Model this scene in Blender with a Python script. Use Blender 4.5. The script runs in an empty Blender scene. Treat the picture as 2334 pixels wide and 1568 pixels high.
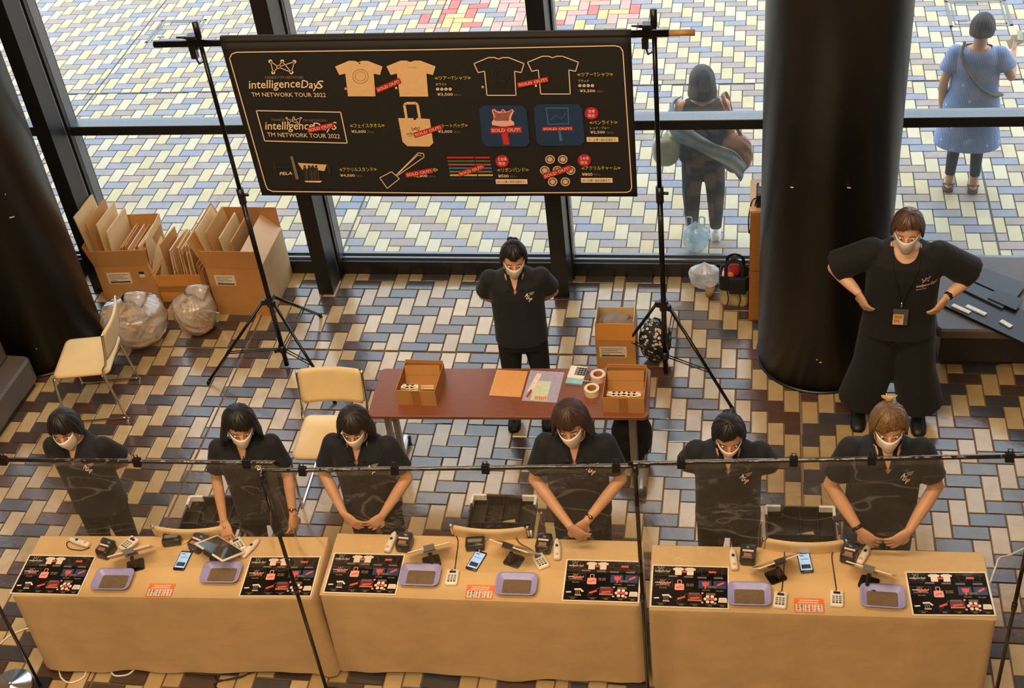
import bpy, bmesh, math, random
from math import sin, cos, pi, radians as R, sqrt, atan2
from mathutils import Vector, Matrix, Euler
random.seed(7)
rnd = random.random
def uni(a, b): return a + (b - a) * random.random()
sc = bpy.context.scene
COL = sc.collection

# ------------------------------------------------------------------ camera
FPX, ROLL, PITCH, YAW, CAMH = 3060.0188, -0.12731098, 0.68220828, -0.22916451, 6.451128
_cy, _sy, _cp, _sp = cos(YAW), sin(YAW), cos(PITCH), sin(PITCH)
FWD = Vector((_sy * _cp, _cy * _cp, -_sp)); _r0 = Vector((_cy, -_sy, 0)); _u0 = _r0.cross(FWD)
RGT = cos(ROLL) * _r0 + sin(ROLL) * _u0
UPV = -sin(ROLL) * _r0 + cos(ROLL) * _u0
cd = bpy.data.cameras.new('camera'); cam = bpy.data.objects.new('camera', cd); COL.objects.link(cam)
cd.sensor_fit = 'HORIZONTAL'; cd.sensor_width = 36; cd.lens = FPX / 2334 * 36; cd.clip_start = .05; cd.clip_end = 200
cam.matrix_world = Matrix(((RGT.x, UPV.x, -FWD.x, 0), (RGT.y, UPV.y, -FWD.y, 0), (RGT.z, UPV.z, -FWD.z, CAMH), (0, 0, 0, 1)))
sc.camera = cam

def ray(u, v): return (RGT * ((u - 1167) / FPX) - UPV * ((v - 784) / FPX) + FWD)
def at(u, v, z=0.0):
    d = ray(u, v); t = (z - CAMH) / d.z
    return Vector((d.x * t, d.y * t, z))
def atY(u, v, Y):
    d = ray(u, v); t = Y / d.y
    return Vector((d.x * t, Y, CAMH + d.z * t))

# ------------------------------------------------------------------ sky, light, exposure
w = bpy.data.worlds.new('overcast_sky'); sc.world = w; w.use_nodes = True
bg = w.node_tree.nodes['Background']
bg.inputs[0].default_value = (0.86, 0.94, 1.04, 1); bg.inputs[1].default_value = 2.65
sc.view_settings.view_transform = 'Standard'; sc.view_settings.look = 'None'
sc.view_settings.gamma = 1; sc.view_settings.use_curve_mapping = False
sc.view_settings.exposure = 0.26
sc.cycles.max_bounces = 8; sc.cycles.transparent_max_bounces = 16
sc.cycles.caustics_reflective = False; sc.cycles.caustics_refractive = False
def area(x, y, z, sx, sy, power, col, aim=None):
    l = bpy.data.lights.new('ceiling_lamp', 'AREA'); l.shape = 'RECTANGLE'; l.size = sx; l.size_y = sy
    l.energy = power; l.color = col
    o = bpy.data.objects.new('ceiling_lamp', l); COL.objects.link(o); o.location = (x, y, z)
    if aim: o.rotation_euler = (Vector(aim) - Vector((x, y, z))).to_track_quat('-Z', 'Y').to_euler()
    return o
WARM = (1.0, 0.76, 0.48)
area(-1.8, 0.2, 7.2, 7.0, 1.0, 330, WARM, (-1.8, 4.6, .6))
area(-2.0, 3.6, 8.2, 6.0, 1.0, 320, WARM)
area(-2.0, 6.2, 8.2, 7.0, 1.0, 60, WARM)

# ------------------------------------------------------------------ helpers
def lin(c):
    return c / 12.92 if c <= .04045 else ((c + .055) / 1.055) ** 2.4
def srgb(r, g, b): return (lin(r / 255), lin(g / 255), lin(b / 255), 1)
MATS = {}
def mat(name, col, rough=.6, metal=0., var=.12, scale=40., bump=0., bscale=None, spec=.5, alpha=None, sheen=0., coat=0., emit=None, emits=1., stretch=None, ior=1.5):
    if name in MATS: return MATS[name]
    m = bpy.data.materials.new(name); m.use_nodes = True; nt = m.node_tree; N = nt.nodes; L = nt.links
    b = N['Principled BSDF']; c = srgb(*col)
    b.inputs['IOR'].default_value = ior; b.inputs['Roughness'].default_value = rough; b.inputs['Metallic'].default_value = metal
    b.inputs['Specular IOR Level'].default_value = spec
    if sheen: b.inputs['Sheen Weight'].default_value = sheen
    if coat: b.inputs['Coat Weight'].default_value = coat
    tc = N.new('ShaderNodeTexCoord'); no = N.new('ShaderNodeTexNoise'); no.inputs['Scale'].default_value = scale; no.inputs['Detail'].default_value = 5
    if stretch:
        mp = N.new('ShaderNodeMapping'); mp.inputs['Scale'].default_value = stretch
        L.new(tc.outputs['Object'], mp.inputs[0]); L.new(mp.outputs[0], no.inputs['Vector'])
    else: L.new(tc.outputs['Object'], no.inputs['Vector'])
    rp = N.new('ShaderNodeValToRGB'); rp.color_ramp.elements[0].position = .3; rp.color_ramp.elements[1].position = .7
    rp.color_ramp.elements[0].color = tuple(x * (1 - var) for x in c[:3]) + (1,)
    rp.color_ramp.elements[1].color = tuple(min(1, x * (1 + var)) for x in c[:3]) + (1,)
    L.new(no.outputs[0], rp.inputs[0]); L.new(rp.outputs[0], b.inputs['Base Color'])
    if bump:
        n2 = N.new('ShaderNodeTexNoise'); n2.inputs['Scale'].default_value = bscale or scale; n2.inputs['Detail'].default_value = 4
        L.new(tc.outputs['Object'], n2.inputs['Vector'])
        bp = N.new('ShaderNodeBump'); bp.inputs['Strength'].default_value = 1; bp.inputs['Distance'].default_value = bump
        L.new(n2.outputs[0], bp.inputs['Height']); L.new(bp.outputs[0], b.inputs['Normal'])
    if emit:
        b.inputs['Emission Color'].default_value = srgb(*emit); b.inputs['Emission Strength'].default_value = emits
    MATS[name] = m
    return m
def film(name, col, haze, refl, rough, tint=(1, 1, 1, 1), wrinkle=0., wscale=8., crease=0.):
    """thin clear sheet: transparent + fresnel gloss + a little diffuse haze"""
    m = bpy.data.materials.new(name); m.use_nodes = True; nt = m.node_tree; N = nt.nodes; L = nt.links
    N.remove(N['Principled BSDF']); out = N['Material Output']
    tr = N.new('ShaderNodeBsdfTransparent'); tr.inputs[0].default_value = tint
    df = N.new('ShaderNodeBsdfDiffuse'); df.inputs[0].default_value = srgb(*col)
    tl = N.new('ShaderNodeBsdfTranslucent'); tl.inputs[0].default_value = srgb(*col); md = N.new('ShaderNodeMixShader'); md.inputs[0].default_value = .45
    L.new(df.outputs[0], md.inputs[1]); L.new(tl.outputs[0], md.inputs[2])
    gl = N.new('ShaderNodeBsdfGlossy'); gl.inputs['Roughness'].default_value = rough
    m1 = N.new('ShaderNodeMixShader'); m1.inputs[0].default_value = haze
    m2 = N.new('ShaderNodeMixShader')
    fr = N.new('ShaderNodeLayerWeight'); pw = N.new('ShaderNodeMath'); pw.operation = 'POWER'; pw.inputs[1].default_value = 5
    ml = N.new('ShaderNodeMath'); ml.operation = 'MULTIPLY_ADD'; ml.inputs[1].default_value = .96 * refl; ml.inputs[2].default_value = .04 * refl; ml.use_clamp = True
    L.new(fr.outputs['Facing'], pw.inputs[0]); L.new(pw.outputs[0], ml.inputs[0]); L.new(ml.outputs[0], m2.inputs[0])
    tc = N.new('ShaderNodeTexCoord'); no = N.new('ShaderNodeTexNoise'); no.inputs['Scale'].default_value = wscale; no.inputs['Detail'].default_value = 3
    L.new(tc.outputs['Object'], no.inputs['Vector'])
    if wrinkle:
        bp = N.new('ShaderNodeBump'); bp.inputs['Distance'].default_value = wrinkle
        L.new(no.outputs[0], bp.inputs['Height']); L.new(bp.outputs[0], gl.inputs['Normal'])
        rp = N.new('ShaderNodeMapRange'); rp.inputs[1].default_value = .35; rp.inputs[2].default_value = .75
        rp.inputs[3].default_value = haze * .6; rp.inputs[4].default_value = haze * 1.8
        L.new(no.outputs[0], rp.inputs[0]); L.new(rp.outputs[0], m1.inputs[0])
    if crease:                                   # fold highlights painted into the haze: thin ridges of a stretched noise
        mp = N.new('ShaderNodeMapping'); mp.inputs['Scale'].default_value = (1.1, 1, 3.4); mp.inputs['Rotation'].default_value = (0, .22, 0)
        n3 = N.new('ShaderNodeTexNoise'); n3.inputs['Scale'].default_value = 1.7; n3.inputs['Detail'].default_value = 1.5; n3.inputs['Distortion'].default_value = .5
        sb = N.new('ShaderNodeMath'); sb.operation = 'SUBTRACT'; sb.inputs[1].default_value = .5
        ab = N.new('ShaderNodeMath'); ab.operation = 'ABSOLUTE'; rg = N.new('ShaderNodeMapRange'); rg.inputs[1].default_value = 0; rg.inputs[2].default_value = .012; rg.inputs[3].default_value = crease; rg.inputs[4].default_value = 0
        ad = N.new('ShaderNodeMath'); ad.operation = 'ADD'
        L.new(tc.outputs['Object'], mp.inputs[0]); L.new(mp.outputs[0], n3.inputs['Vector']); L.new(n3.outputs[0], sb.inputs[0]); L.new(sb.outputs[0], ab.inputs[0]); L.new(ab.outputs[0], rg.inputs[0])
        L.new(rg.outputs[0], ad.inputs[0]); L.new(rp.outputs[0], ad.inputs[1]); L.new(ad.outputs[0], m1.inputs[0])
    L.new(tr.outputs[0], m1.inputs[1]); L.new(md.outputs[0], m1.inputs[2])
    L.new(m1.outputs[0], m2.inputs[1]); L.new(gl.outputs[0], m2.inputs[2]); L.new(m2.outputs[0], out.inputs[0])
    MATS[name] = m
    return m

def V3(p): return Vector((p[0], p[1], p[2]))
class MB:
    """collects shapes and links them as one mesh object"""
    def __init__(s): s.v = []; s.f = []; s.m = []
    def add(s, vs, fs, mi=0):
        o = len(s.v); s.v += [tuple(p) for p in vs]
        for f in fs: s.f.append(tuple(i + o for i in f)); s.m.append(mi)
        return s
    def hexa(s, p, mi=0): return s.add(p, [(3, 2, 1, 0), (4, 5, 6, 7), (0, 1, 5, 4), (1, 2, 6, 5), (2, 3, 7, 6), (3, 0, 4, 7)], mi)
    def box(s, x0, x1, y0, y1, z0, z1, mi=0):
        return s.hexa([(x0, y0, z0), (x1, y0, z0), (x1, y1, z0), (x0, y1, z0), (x0, y0, z1), (x1, y0, z1), (x1, y1, z1), (x0, y1, z1)], mi)
    def obox(s, c, ax, ay, az, mi=0):
        c = V3(c); ax, ay, az = V3(ax), V3(ay), V3(az)
        return s.hexa([c - ax - ay - az, c + ax - ay - az, c + ax + ay - az, c - ax + ay - az, c - ax - ay + az, c + ax - ay + az, c + ax + ay + az, c - ax + ay + az], mi)
    def rings(s, rs, mi=0, cap0=True, cap1=True, closed=True):
        n = len(rs[0]); vs = [p for r in rs for p in r]; fs = []
        for k in range(len(rs) - 1):
            for i in range(n if closed else n - 1):
                j = (i + 1) % n; fs.append((k * n + i, k * n + j, (k + 1) * n + j, (k + 1) * n + i))
        if cap0: fs.append(tuple(range(n - 1, -1, -1)))
        if cap1: fs.append(tuple((len(rs) - 1) * n + i for i in range(n)))
        return s.add(vs, fs, mi)
    def tube(s, pts, r, n=8, mi=0, cap=True):
        pts = [V3(p) for p in pts]; rs = []
        up = None
        for i, p in enumerate(pts):
            d = (pts[min(i + 1, len(pts) - 1)] - pts[max(i - 1, 0)]).normalized()
            if up is None: up = Vector((0, 0, 1)) if abs(d.z) < .9 else Vector((1, 0, 0))
            a = d.cross(up).normalized(); b = a.cross(d).normalized(); up = b
            rr_ = r[i] if isinstance(r, (list, tuple)) else r
            ra, rb = rr_ if isinstance(rr_, tuple) else (rr_, rr_)
            rs.append([p + a * (ra * cos(2 * pi * k / n)) + b * (rb * sin(2 * pi * k / n)) for k in range(n)])
        return s.rings(rs, mi, cap, cap)
    def lathe(s, prof, n=20, c=(0, 0, 0), mi=0):
        return s.rings([[(c[0] + r * cos(2 * pi * k / n), c[1] + r * sin(2 * pi * k / n), c[2] + z) for k in range(n)] for r, z in prof], mi)
    def ell(s, c, r, nu=16, nv=10, mi=0, M=None):
        rs = []
        for j in range(1, nv):
            t = pi * j / nv
            ring = [Vector((r[0] * sin(t) * cos(2 * pi * k / nu), r[1] * sin(t) * sin(2 * pi * k / nu), -r[2] * cos(t))) for k in range(nu)]
            rs.append([(M @ p if M else p) + V3(c) for p in ring])
        return s.rings(rs, mi)
    def rrect(s, w, d, rad, levels, c=(0, 0, 0), n=4, mi=0, cap0=True, cap1=True):
        """rounded-rectangle prism; levels = [(inset, z), ...]"""
        return s.rings([[(c[0] + x, c[1] + y, c[2] + z) for x, y in rr(w - 2 * i, d - 2 * i, max(rad - i, .0005), n)] for i, z in levels], mi, cap0, cap1)
    def xf(s, M):
        s.v = [tuple(M @ Vector(p)) for p in s.v]; return s
    def mesh(s, name, mats, smooth=False):
        me = bpy.data.meshes.new(name); me.from_pydata(s.v, [], s.f)
        for m in (mats if isinstance(mats, (list, tuple)) else [mats]): me.materials.append(m)
        me.polygons.foreach_set('material_index', s.m)
        if smooth: me.polygons.foreach_set('use_smooth', [True] * len(s.f))
        me.update(); return me
    def build(s, name, mats, parent=None, smooth=False):
        return link(name, s.mesh(name, mats, smooth), parent)
def rr(w, d, r, n=4):
    out = []
    for cx, cy, a0 in ((w / 2 - r, d / 2 - r, 0), (-w / 2 + r, d / 2 - r, 90), (-w / 2 + r, -d / 2 + r, 180), (w / 2 - r, -d / 2 + r, 270)):
        for k in range(n + 1):
            a = R(a0 + 90 * k / n); out.append((cx + r * cos(a), cy + r * sin(a)))
    return out
def link(name, me, parent=None):
    o = bpy.data.objects.new(name, me); COL.objects.link(o)
    if parent: o.parent = parent
    return o
def tag(o, label=None, cat=None, group=None, kind=None):
    if label: o['label'] = label
    if cat: o['category'] = cat
    if group: o['group'] = group
    if kind: o['kind'] = kind
    return o
def thing(name, label, cat, loc=(0, 0, 0), rz=0., group=None):
    o = bpy.data.objects.new(name, None); COL.objects.link(o); o.empty_display_size = .1
    o.location = loc; o.rotation_euler = (0, 0, rz)
    return tag(o, label, cat, group)
def struct(name, loc=(0, 0, 0)):
    o = bpy.data.objects.new(name, None); COL.objects.link(o); o.location = loc; o['kind'] = 'structure'; return o
def evaluated(o):
    bpy.context.view_layer.update()
    dg = bpy.context.evaluated_depsgraph_get()
    return bpy.data.meshes.new_from_object(o.evaluated_get(dg))
def remesh(mb, name, voxel, smooth=2):
    me = mb.mesh(name, [])
    o = link(name, me)
    r = o.modifiers.new('r', 'REMESH'); r.mode = 'VOXEL'; r.voxel_size = voxel
    if smooth:
        s_ = o.modifiers.new('s', 'SMOOTH'); s_.iterations = smooth; s_.factor = .5
    e = evaluated(o); bpy.data.objects.remove(o); bpy.data.meshes.remove(me)
    e.name = name; e.polygons.foreach_set('use_smooth', [True] * len(e.polygons))
    return e
_txt = {}
def text_mesh(body, size=1., bold=0., shear=0., align='LEFT', res=2):
    """flat lettering in the XY plane as (verts, faces)"""
    key = (body, bold, shear, align, res)
    if key not in _txt:
        c = bpy.data.curves.new('lettering', 'FONT'); c.body = body; c.size = 1; c.align_x = align; c.resolution_u = res
        c.offset = bold; c.shear = shear; c.fill_mode = 'FRONT'
        o = bpy.data.objects.new('lettering', c); me = bpy.data.meshes.new_from_object(o)
        _txt[key] = ([tuple(v.co) for v in me.vertices], [tuple(p.vertices) for p in me.polygons])
        bpy.data.objects.remove(o); bpy.data.curves.remove(c); bpy.data.meshes.remove(me)
    v, f = _txt[key]
    return [(x * size, y * size, 0) for x, y, z in v], f
def fit_text(mb, body, w, h, fn, mi=0, bold=0., shear=0., x0=0, y0=0):
    """lettering stretched to a w x h box at (x0, y0), each point mapped by fn"""
    v, f = text_mesh(body, 1, bold, shear)
    if not v: return
    xa, xb = min(p[0] for p in v), max(p[0] for p in v); ya, yb = min(p[1] for p in v), max(p[1] for p in v)
    mb.add([fn(x0 + (p[0] - xa) / (xb - xa + 1e-6) * w, y0 + (p[1] - ya) / (yb - ya + 1e-6) * h) for p in v], f, mi)

# ------------------------------------------------------------------ materials
black_metal = mat('black_painted_metal', (22, 21, 22), .35, 0, .2)
frame_black = mat('window_frame_black', (24, 23, 24), .38, 0, .2, bump=.0005)
column_mat = mat('column_dark_paint', (30, 27, 25), .36, 0, .25, 3, bump=.0006, bscale=60)
plaster = mat('warm_plaster', (150, 128, 104), .8, 0, .08, 6)
ceil_mat = mat('ceiling_paint', (160, 140, 115), .85, 0, .05, 6)
grout = mat('tile_grout', (120, 98, 76), .7, 0, .15, 30)
grout_out = mat('paving_joint', (110, 106, 98), .75, 0, .15, 30)
def tile_mat(name, c): return mat(name, c, .19, 0, .10, 9, bump=.0010, bscale=18, spec=1.0, ior=1.53)
T_TAN = [tile_mat('tile_tan_%s' % n, c) for n, c in (('sand', (184, 156, 112)), ('honey', (175, 146, 102)), ('cream', (192, 166, 124)), ('ochre', (178, 150, 108)))]
T_DRK = [tile_mat('tile_dark_%s' % n, c) for n, c in (('brown', (84, 58, 48)), ('umber', (74, 58, 52)), ('slate', (66, 64, 68)), ('grey', (76, 68, 66)))]
P_TAN = [mat('paver_tan_%s' % n, c, .45, 0, .08, 7, bump=.001, bscale=20) for n, c in (('sand', (196, 179, 140)), ('ivory', (202, 187, 152)), ('straw', (198, 177, 130)))]
P_DRK = [mat('paver_dark_%s' % n, c, .45, 0, .10, 7, bump=.001, bscale=20) for n, c in (('rose', (156, 136, 128)), ('mauve', (150, 139, 138)), ('slate', (140, 137, 142)), ('blue', (130, 132, 146)), ('brown', (152, 134, 120)))]
P_REFL = [mat('paver_reflection_%s' % n, c, .45, 0, .08, 7) for n, c in (('red', (206, 92, 78)), ('orange', (232, 176, 104)), ('pink', (222, 150, 136)))]  # colourful poster reflection on the plaza, painted in as tile colours
chrome = mat('chrome', (215, 212, 205), .16, 1., .04)
steel = mat('brushed_steel', (190, 192, 192), .28, 1., .06)
rubber = mat('black_rubber', (20, 20, 20), .7)
glass = film('window_glass', (200, 215, 220), .03, 1.6, .0, (.93, .97, .98, 1))
plastic = film('clear_vinyl', (255, 238, 212), .017, 1.7, .10, (.97, .96, .95, 1), .03, 6., .13)
# ------------------------------------------------------------------ room shell
YW = 8.655                                    # glazing line
fl = MB().box(-9, 6.5, -3.5, YW + .05, -.25, -.012).build('floor', grout); fl['kind'] = 'structure'
pv = MB().box(-18, 12, YW + .05, 24, -.25, -.012).build('paving', grout_out); pv['kind'] = 'structure'
tag(MB().box(-9, 6.5, -3.5, 9.1, 8.4, 8.6).build('ceiling', ceil_mat), kind='structure')
tag(MB().box(-9, 6.5, -3.7, -3.5, -.1, 8.6).build('wall_back', plaster), kind='structure')
tag(MB().box(-9.2, -9, -3.7, 9.1, -.1, 8.6).build('wall_left', plaster), kind='structure')
tag(MB().box(6.5, 6.7, -3.7, 9.1, -.1, 8.6).build('wall_right', plaster), kind='structure')
tag(MB().box(-9, 6.5, 8.6, 8.95, 4.1, 8.6).build('wall_front', plaster), kind='structure')

# ------------------------------------------------------------------ tiles: 2:1 herringbone, unit 0.1125 m
U = .1125
def tile_mesh(w, d, mats, g=.004, h=.012, top_in=.003):
    """one tile, long axis x; bevelled rim"""
    mb = MB()
    mb.rings([[(x, y, -h) for x, y in ((g, g), (w - g, g), (w - g, d - g), (g, d - g))],
              [(x, y, -.003) for x, y in ((g, g), (w - g, g), (w - g, d - g), (g, d - g))],
              [(x, y, 0) for x, y in ((g + top_in, g + top_in), (w - g - top_in, g + top_in), (w - g - top_in, d - g - top_in), (g + top_in, d - g - top_in))]], 0, False, True)
    return mb
def lay(parent, zones, tans, drks, near, limit, special=None):
    """zones: (x0, x1, y0, y1, c, chirality) in units; returns nothing. Nearest `limit` tiles become parts, the rest one part."""
    cells = []
    for (x0, x1, y0, y1, c, ch) in zones:
        for j in range(int(y0) - 3, int(y1) + 4):
            yt = j + zones_fy(y0, c, ch)                      # top edge of the row
            base = (c + yt) if ch > 0 else (c - yt)           # H brick left edge modulo 4
            k0 = math.floor((x0 - 4 - base) / 4)
            for k in range(k0, k0 + int((x1 - x0) / 4) + 4):
                x = base + 4 * k
                for hz, (a, b_, c_, d_) in ((1, (x, x + 2, yt - 1, yt)), (0, ((x + 2, x + 3, yt - 2, yt) if ch > 0 else (x - 1, x, yt - 2, yt)))):
                    a2, b2, c2, d2 = max(a, x0), min(b_, x1), max(c_, y0), min(d_, y1)
                    if b2 - a2 < .2 or d2 - c2 < .2: continue
                    full = (b2 - a2) * (d2 - c2) > 1.99
                    cells.append((a2 * U, b2 * U, c2 * U, d2 * U, hz, full))
    cells.sort(key=lambda q: ((q[0] + q[1]) / 2 - near[0]) ** 2 + (((q[2] + q[3]) / 2 - near[1]) * near[2]) ** 2)
    shared = {}
    stuff = MB(); allm = tans + drks + (special[1] if special else [])
    n = 0
    for (a, b_, c_, d_, hz, full) in cells:
        pool = drks if hz else tans
        m = pool[int(rnd() * len(pool))]
        if special and special[0]((a + b_) / 2, (c_ + d_) / 2): m = special[1][int(rnd() * len(special[1]))]
        if n < limit:
            key = (round(b_ - a, 3), round(d_ - c_, 3), m.name)
            if key not in shared: shared[key] = tile_mesh(b_ - a, d_ - c_, None).mesh('tile', [m])
            o = link('tile', shared[key], parent); o.location = (a, c_, uni(-.0008, .0006)); n += 1
        else:
            g, t = .004, .007; mi = allm.index(m)
            stuff.add([(a + g, c_ + g, -.004), (b_ - g, c_ + g, -.004), (b_ - g, d_ - g, -.004), (a + g, d_ - g, -.004), (a + t, c_ + t, 0), (b_ - t, c_ + t, 0), (b_ - t, d_ - t, 0), (a + t, d_ - t, 0)],
                      [(4, 5, 6, 7), (0, 1, 5, 4), (1, 2, 6, 5), (2, 3, 7, 6), (3, 0, 4, 7)], mi)
    if stuff.v: tag(stuff.build('tiles', allm, parent), kind='stuff')
def zones_fy(y0, c, ch): return ROWF
ROWF = .70
S0, S1, S2, YH = -31.55, -11.15, .8, 71.4
S0 = at(552, 812).x / U; S1 = at(1422, 660).x / U; S2 = at(1824, 960).x / U; YH = at(700, 795.5).y / U
yfar = (YW) / U
lay(fl, [(-80, S0, -5, YH - .03, 1.30, 1), (S0 + .05, S1, -5, YH - .03, 1.60, 1), (-80, S0, YH + .03, yfar, 3.2, 1), (S0 + .05, S1, YH + .03, yfar, 3.53, 1),
         (S1 + .05, S2, -5, yfar, 3.70, -1), (S2 + .05, 57, -5, yfar, 1.38, 1)], T_TAN, T_DRK, (-1.6, 5.8, 1.0), 300)
ROWF = .03
P1 = at(2261, 499).x / U; PY = at(300, 211.5).y / U; PM = -3.45 / U; P0 = at(290, 114).x / U
def reflection_zone(x, y): return y > 13.05 and -4.1 < x < -1.2 and (y - 13.05) * 1.4 > abs(x + 2.5) - 1.0 and rnd() < .62  # where the painted-in reflection tints the pavers
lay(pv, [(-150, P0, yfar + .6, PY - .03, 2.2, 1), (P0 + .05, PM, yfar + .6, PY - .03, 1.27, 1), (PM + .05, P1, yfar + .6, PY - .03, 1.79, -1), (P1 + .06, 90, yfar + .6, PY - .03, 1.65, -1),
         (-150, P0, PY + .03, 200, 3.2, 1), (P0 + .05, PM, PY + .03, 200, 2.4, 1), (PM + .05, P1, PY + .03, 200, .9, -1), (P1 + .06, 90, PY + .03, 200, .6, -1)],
    P_TAN, P_DRK, (-1.2, 8.7, 2.2), 300, (reflection_zone, P_REFL))
# service covers set into the paving
def cover(x0, x1, y0, y1):
    mb = MB()
    for a, b_, c_, d_ in ((x0, x1, y0, y0 + .03), (x0, x1, y1 - .03, y1), (x0, x0 + .03, y0, y1), (x1 - .03, x1, y0, y1)):
        mb.box(a, b_, c_, d_, -.01, .004)
    for a, b_, c_, d_ in ((x0 + .05, x1 - .05, y0 + .05, y0 + .065), (x0 + .05, x1 - .05, y1 - .065, y1 - .05), (x0 + .05, x0 + .065, y0 + .05, y1 - .05), (x1 - .065, x1 - .05, y0 + .05, y1 - .05)):
        mb.box(a, b_, c_, d_, -.01, .003)
    mb.box(x0 + .1, x0 + .18, y0 + .12, y0 + .15, -.01, .005)
    mb.build('service_cover', steel_dull, pv)
steel_dull = mat('weathered_steel', (120, 118, 112), .5, .6, .15)
a = at(2165, 62); b = at(2310, 60); c = at(2150, 8)
cover(a.x, b.x, a.y, c.y + .05)
a = at(330, 98); cover(a.x, a.x + .55, a.y, a.y + .55)

# ------------------------------------------------------------------ glazing
grey_trim = mat('trim_metal_sky_sheen', (112, 116, 122), .3, .5, .08)
MX = [-7.35, -5.41, -3.43, -1.49, .47, 2.42, 4.4]
def mullion(x, parent):
    mb = MB()
    mb.box(x - .062, x + .062, 8.32, 8.54, 0, 4.1)
    mb.box(x + .0, x + .075, 8.555, 8.72, 0, 4.1)
    mb.box(x - .05, x + .06, 8.54, 8.556, 0, 4.1)
    mb.build('mullion', frame_black, parent)
    MB().box(x + .058, x + .0625, 8.52, 8.535, 0, 4.1).box(x + .0752, x + .0775, 8.6, 8.7, .14, 4.1).build('trim_strip', grey_trim, parent)
for i in range(len(MX) - 1):
    wn = struct('window_%d' % (i + 1)); x0, x1 = MX[i] + .07, MX[i + 1] + .0
    if i == 0: mullion(MX[0], wn)
    mullion(MX[i + 1], wn)
    MB().box(x0, x1, 8.605, 8.74, -.01, .125).build('sill', frame_black, wn)
    MB().box(x0, x1, 8.64, 8.66, .125, .142).box(x0, x1, 8.69, 8.72, .125, .150).build('sill_strip', grey_trim, wn)
    MB().box(x0, x1, 8.60, 8.73, 1.345, 1.418).build('transom', frame_black, wn)
    MB().box(x0, x1, 8.604, 8.73, 1.418, 1.424).build('transom_sky_sheen', grey_trim, wn)  # sky reflected on the black transom top, painted as a grey layer
    MB().box(x0, x1, 8.6, 8.73, 3.98, 4.1).build('head_rail', frame_black, wn)
    MB().box(x0, x1, 8.690, 8.70, .14, 1.35).build('pane', glass, wn)
    MB().box(x0, x1, 8.690, 8.70, 1.42, 3.99).build('pane', glass, wn)

# ------------------------------------------------------------------ columns
scuff = mat('tape_scrap_white', (215, 205, 180), .7)
def column(cx, cy, r, scr):
    co = struct('column', (cx, cy, 0))
    MB().lathe([(r, 0), (r, 8.4)], 96).build('shaft', column_mat, co, True)
    MB().lathe([(r + .012, 0), (r + .012, .015)], 96).build('base_ring', frame_black, co, True)
    for (px, py, L_, ang) in scr:
        d = ray(px, py); o = Vector((0, 0, CAMH))
        A = d.x ** 2 + d.y ** 2; B = -2 * (d.x * cx + d.y * cy); C = cx * cx + cy * cy - (r + .002) ** 2
        t = (-B - sqrt(max(0, B * B - 4 * A * C))) / (2 * A); p = o + d * t
        n = Vector((p.x - cx, p.y - cy, 0)).normalized(); tg = Vector((-n.y, n.x, 0))
        q = tg * cos(ang) + Vector((0, 0, 1)) * sin(ang); s_ = n.cross(q)
        MB().obox(p - Vector((cx, cy, 0)), q * L_, s_ * .004, n * .001).build('tape_scrap', scuff, co)
    return co
column(.475, 7.69, .437, [(1805, 427, .012, .3), (1935, 428, .012, -.3), (1870, 826, .008, .0), (1862, 820, .005, .4)])
column(-5.62, 7.66, .46, [(27, 495, .018, -.2), (12, 443, .003, 0), (83, 795, .003, 0)])
# ------------------------------------------------------------------ people
SKIN = mat('skin', (214, 160, 122), .5, 0, .06, 20)
SKIN2 = mat('skin_light', (222, 172, 138), .5, 0, .06, 20)
NAVY = mat('cloth_navy_knit', (17, 18, 26), .85, 0, .2, 60, bump=.004, bscale=14, sheen=.05)
BLK = mat('cloth_black', (12, 11, 11), .85, 0, .2, 60, bump=.004, bscale=12, sheen=.05)
BLKT = mat('trousers_black', (13, 12, 13), .85, 0, .2, 60, bump=.004, bscale=10)
JEAN = mat('denim_blue', (52, 62, 84), .85, 0, .2, 70, bump=.003, bscale=14)
CHAR = mat('trousers_charcoal', (44, 46, 58), .85, 0, .15, 60, bump=.004, bscale=10)
HAIRS = {'black': mat('hair_black', (18, 14, 13), .5, 0, .55, 34, stretch=(9, 9, .6)), 'dark': mat('hair_dark_brown', (34, 23, 18), .5, 0, .55, 34, stretch=(9, 9, .6)),
         'brown': mat('hair_brown', (58, 36, 25), .5, 0, .5, 34, stretch=(9, 9, .6)), 'chestnut': mat('hair_chestnut', (82, 54, 38), .4, 0, .4, 30, stretch=(9, 9, .6)),
         'streak': mat('hair_blond_streaked', (104, 76, 42), .4, 0, .75, 24, stretch=(9, 9, .5))}
MASK = mat('mask_white', (248, 240, 230), .8, 0, .04, 30, bump=.001, bscale=30)
EYEW = mat('eye_white', (225, 220, 212), .3, 0, .03); IRIS = mat('iris_dark_brown', (24, 15, 11), .2, 0, .1)
SHOE = mat('shoe_black', (22, 20, 20), .5, 0, .15); SHOEW = mat('shoe_white', (225, 225, 220), .6, 0, .06)
LOGO = mat('print_cream', (232, 212, 186), .7, 0, .04)
LIPS = mat('lips', (178, 104, 92), .5, 0, .06)

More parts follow.
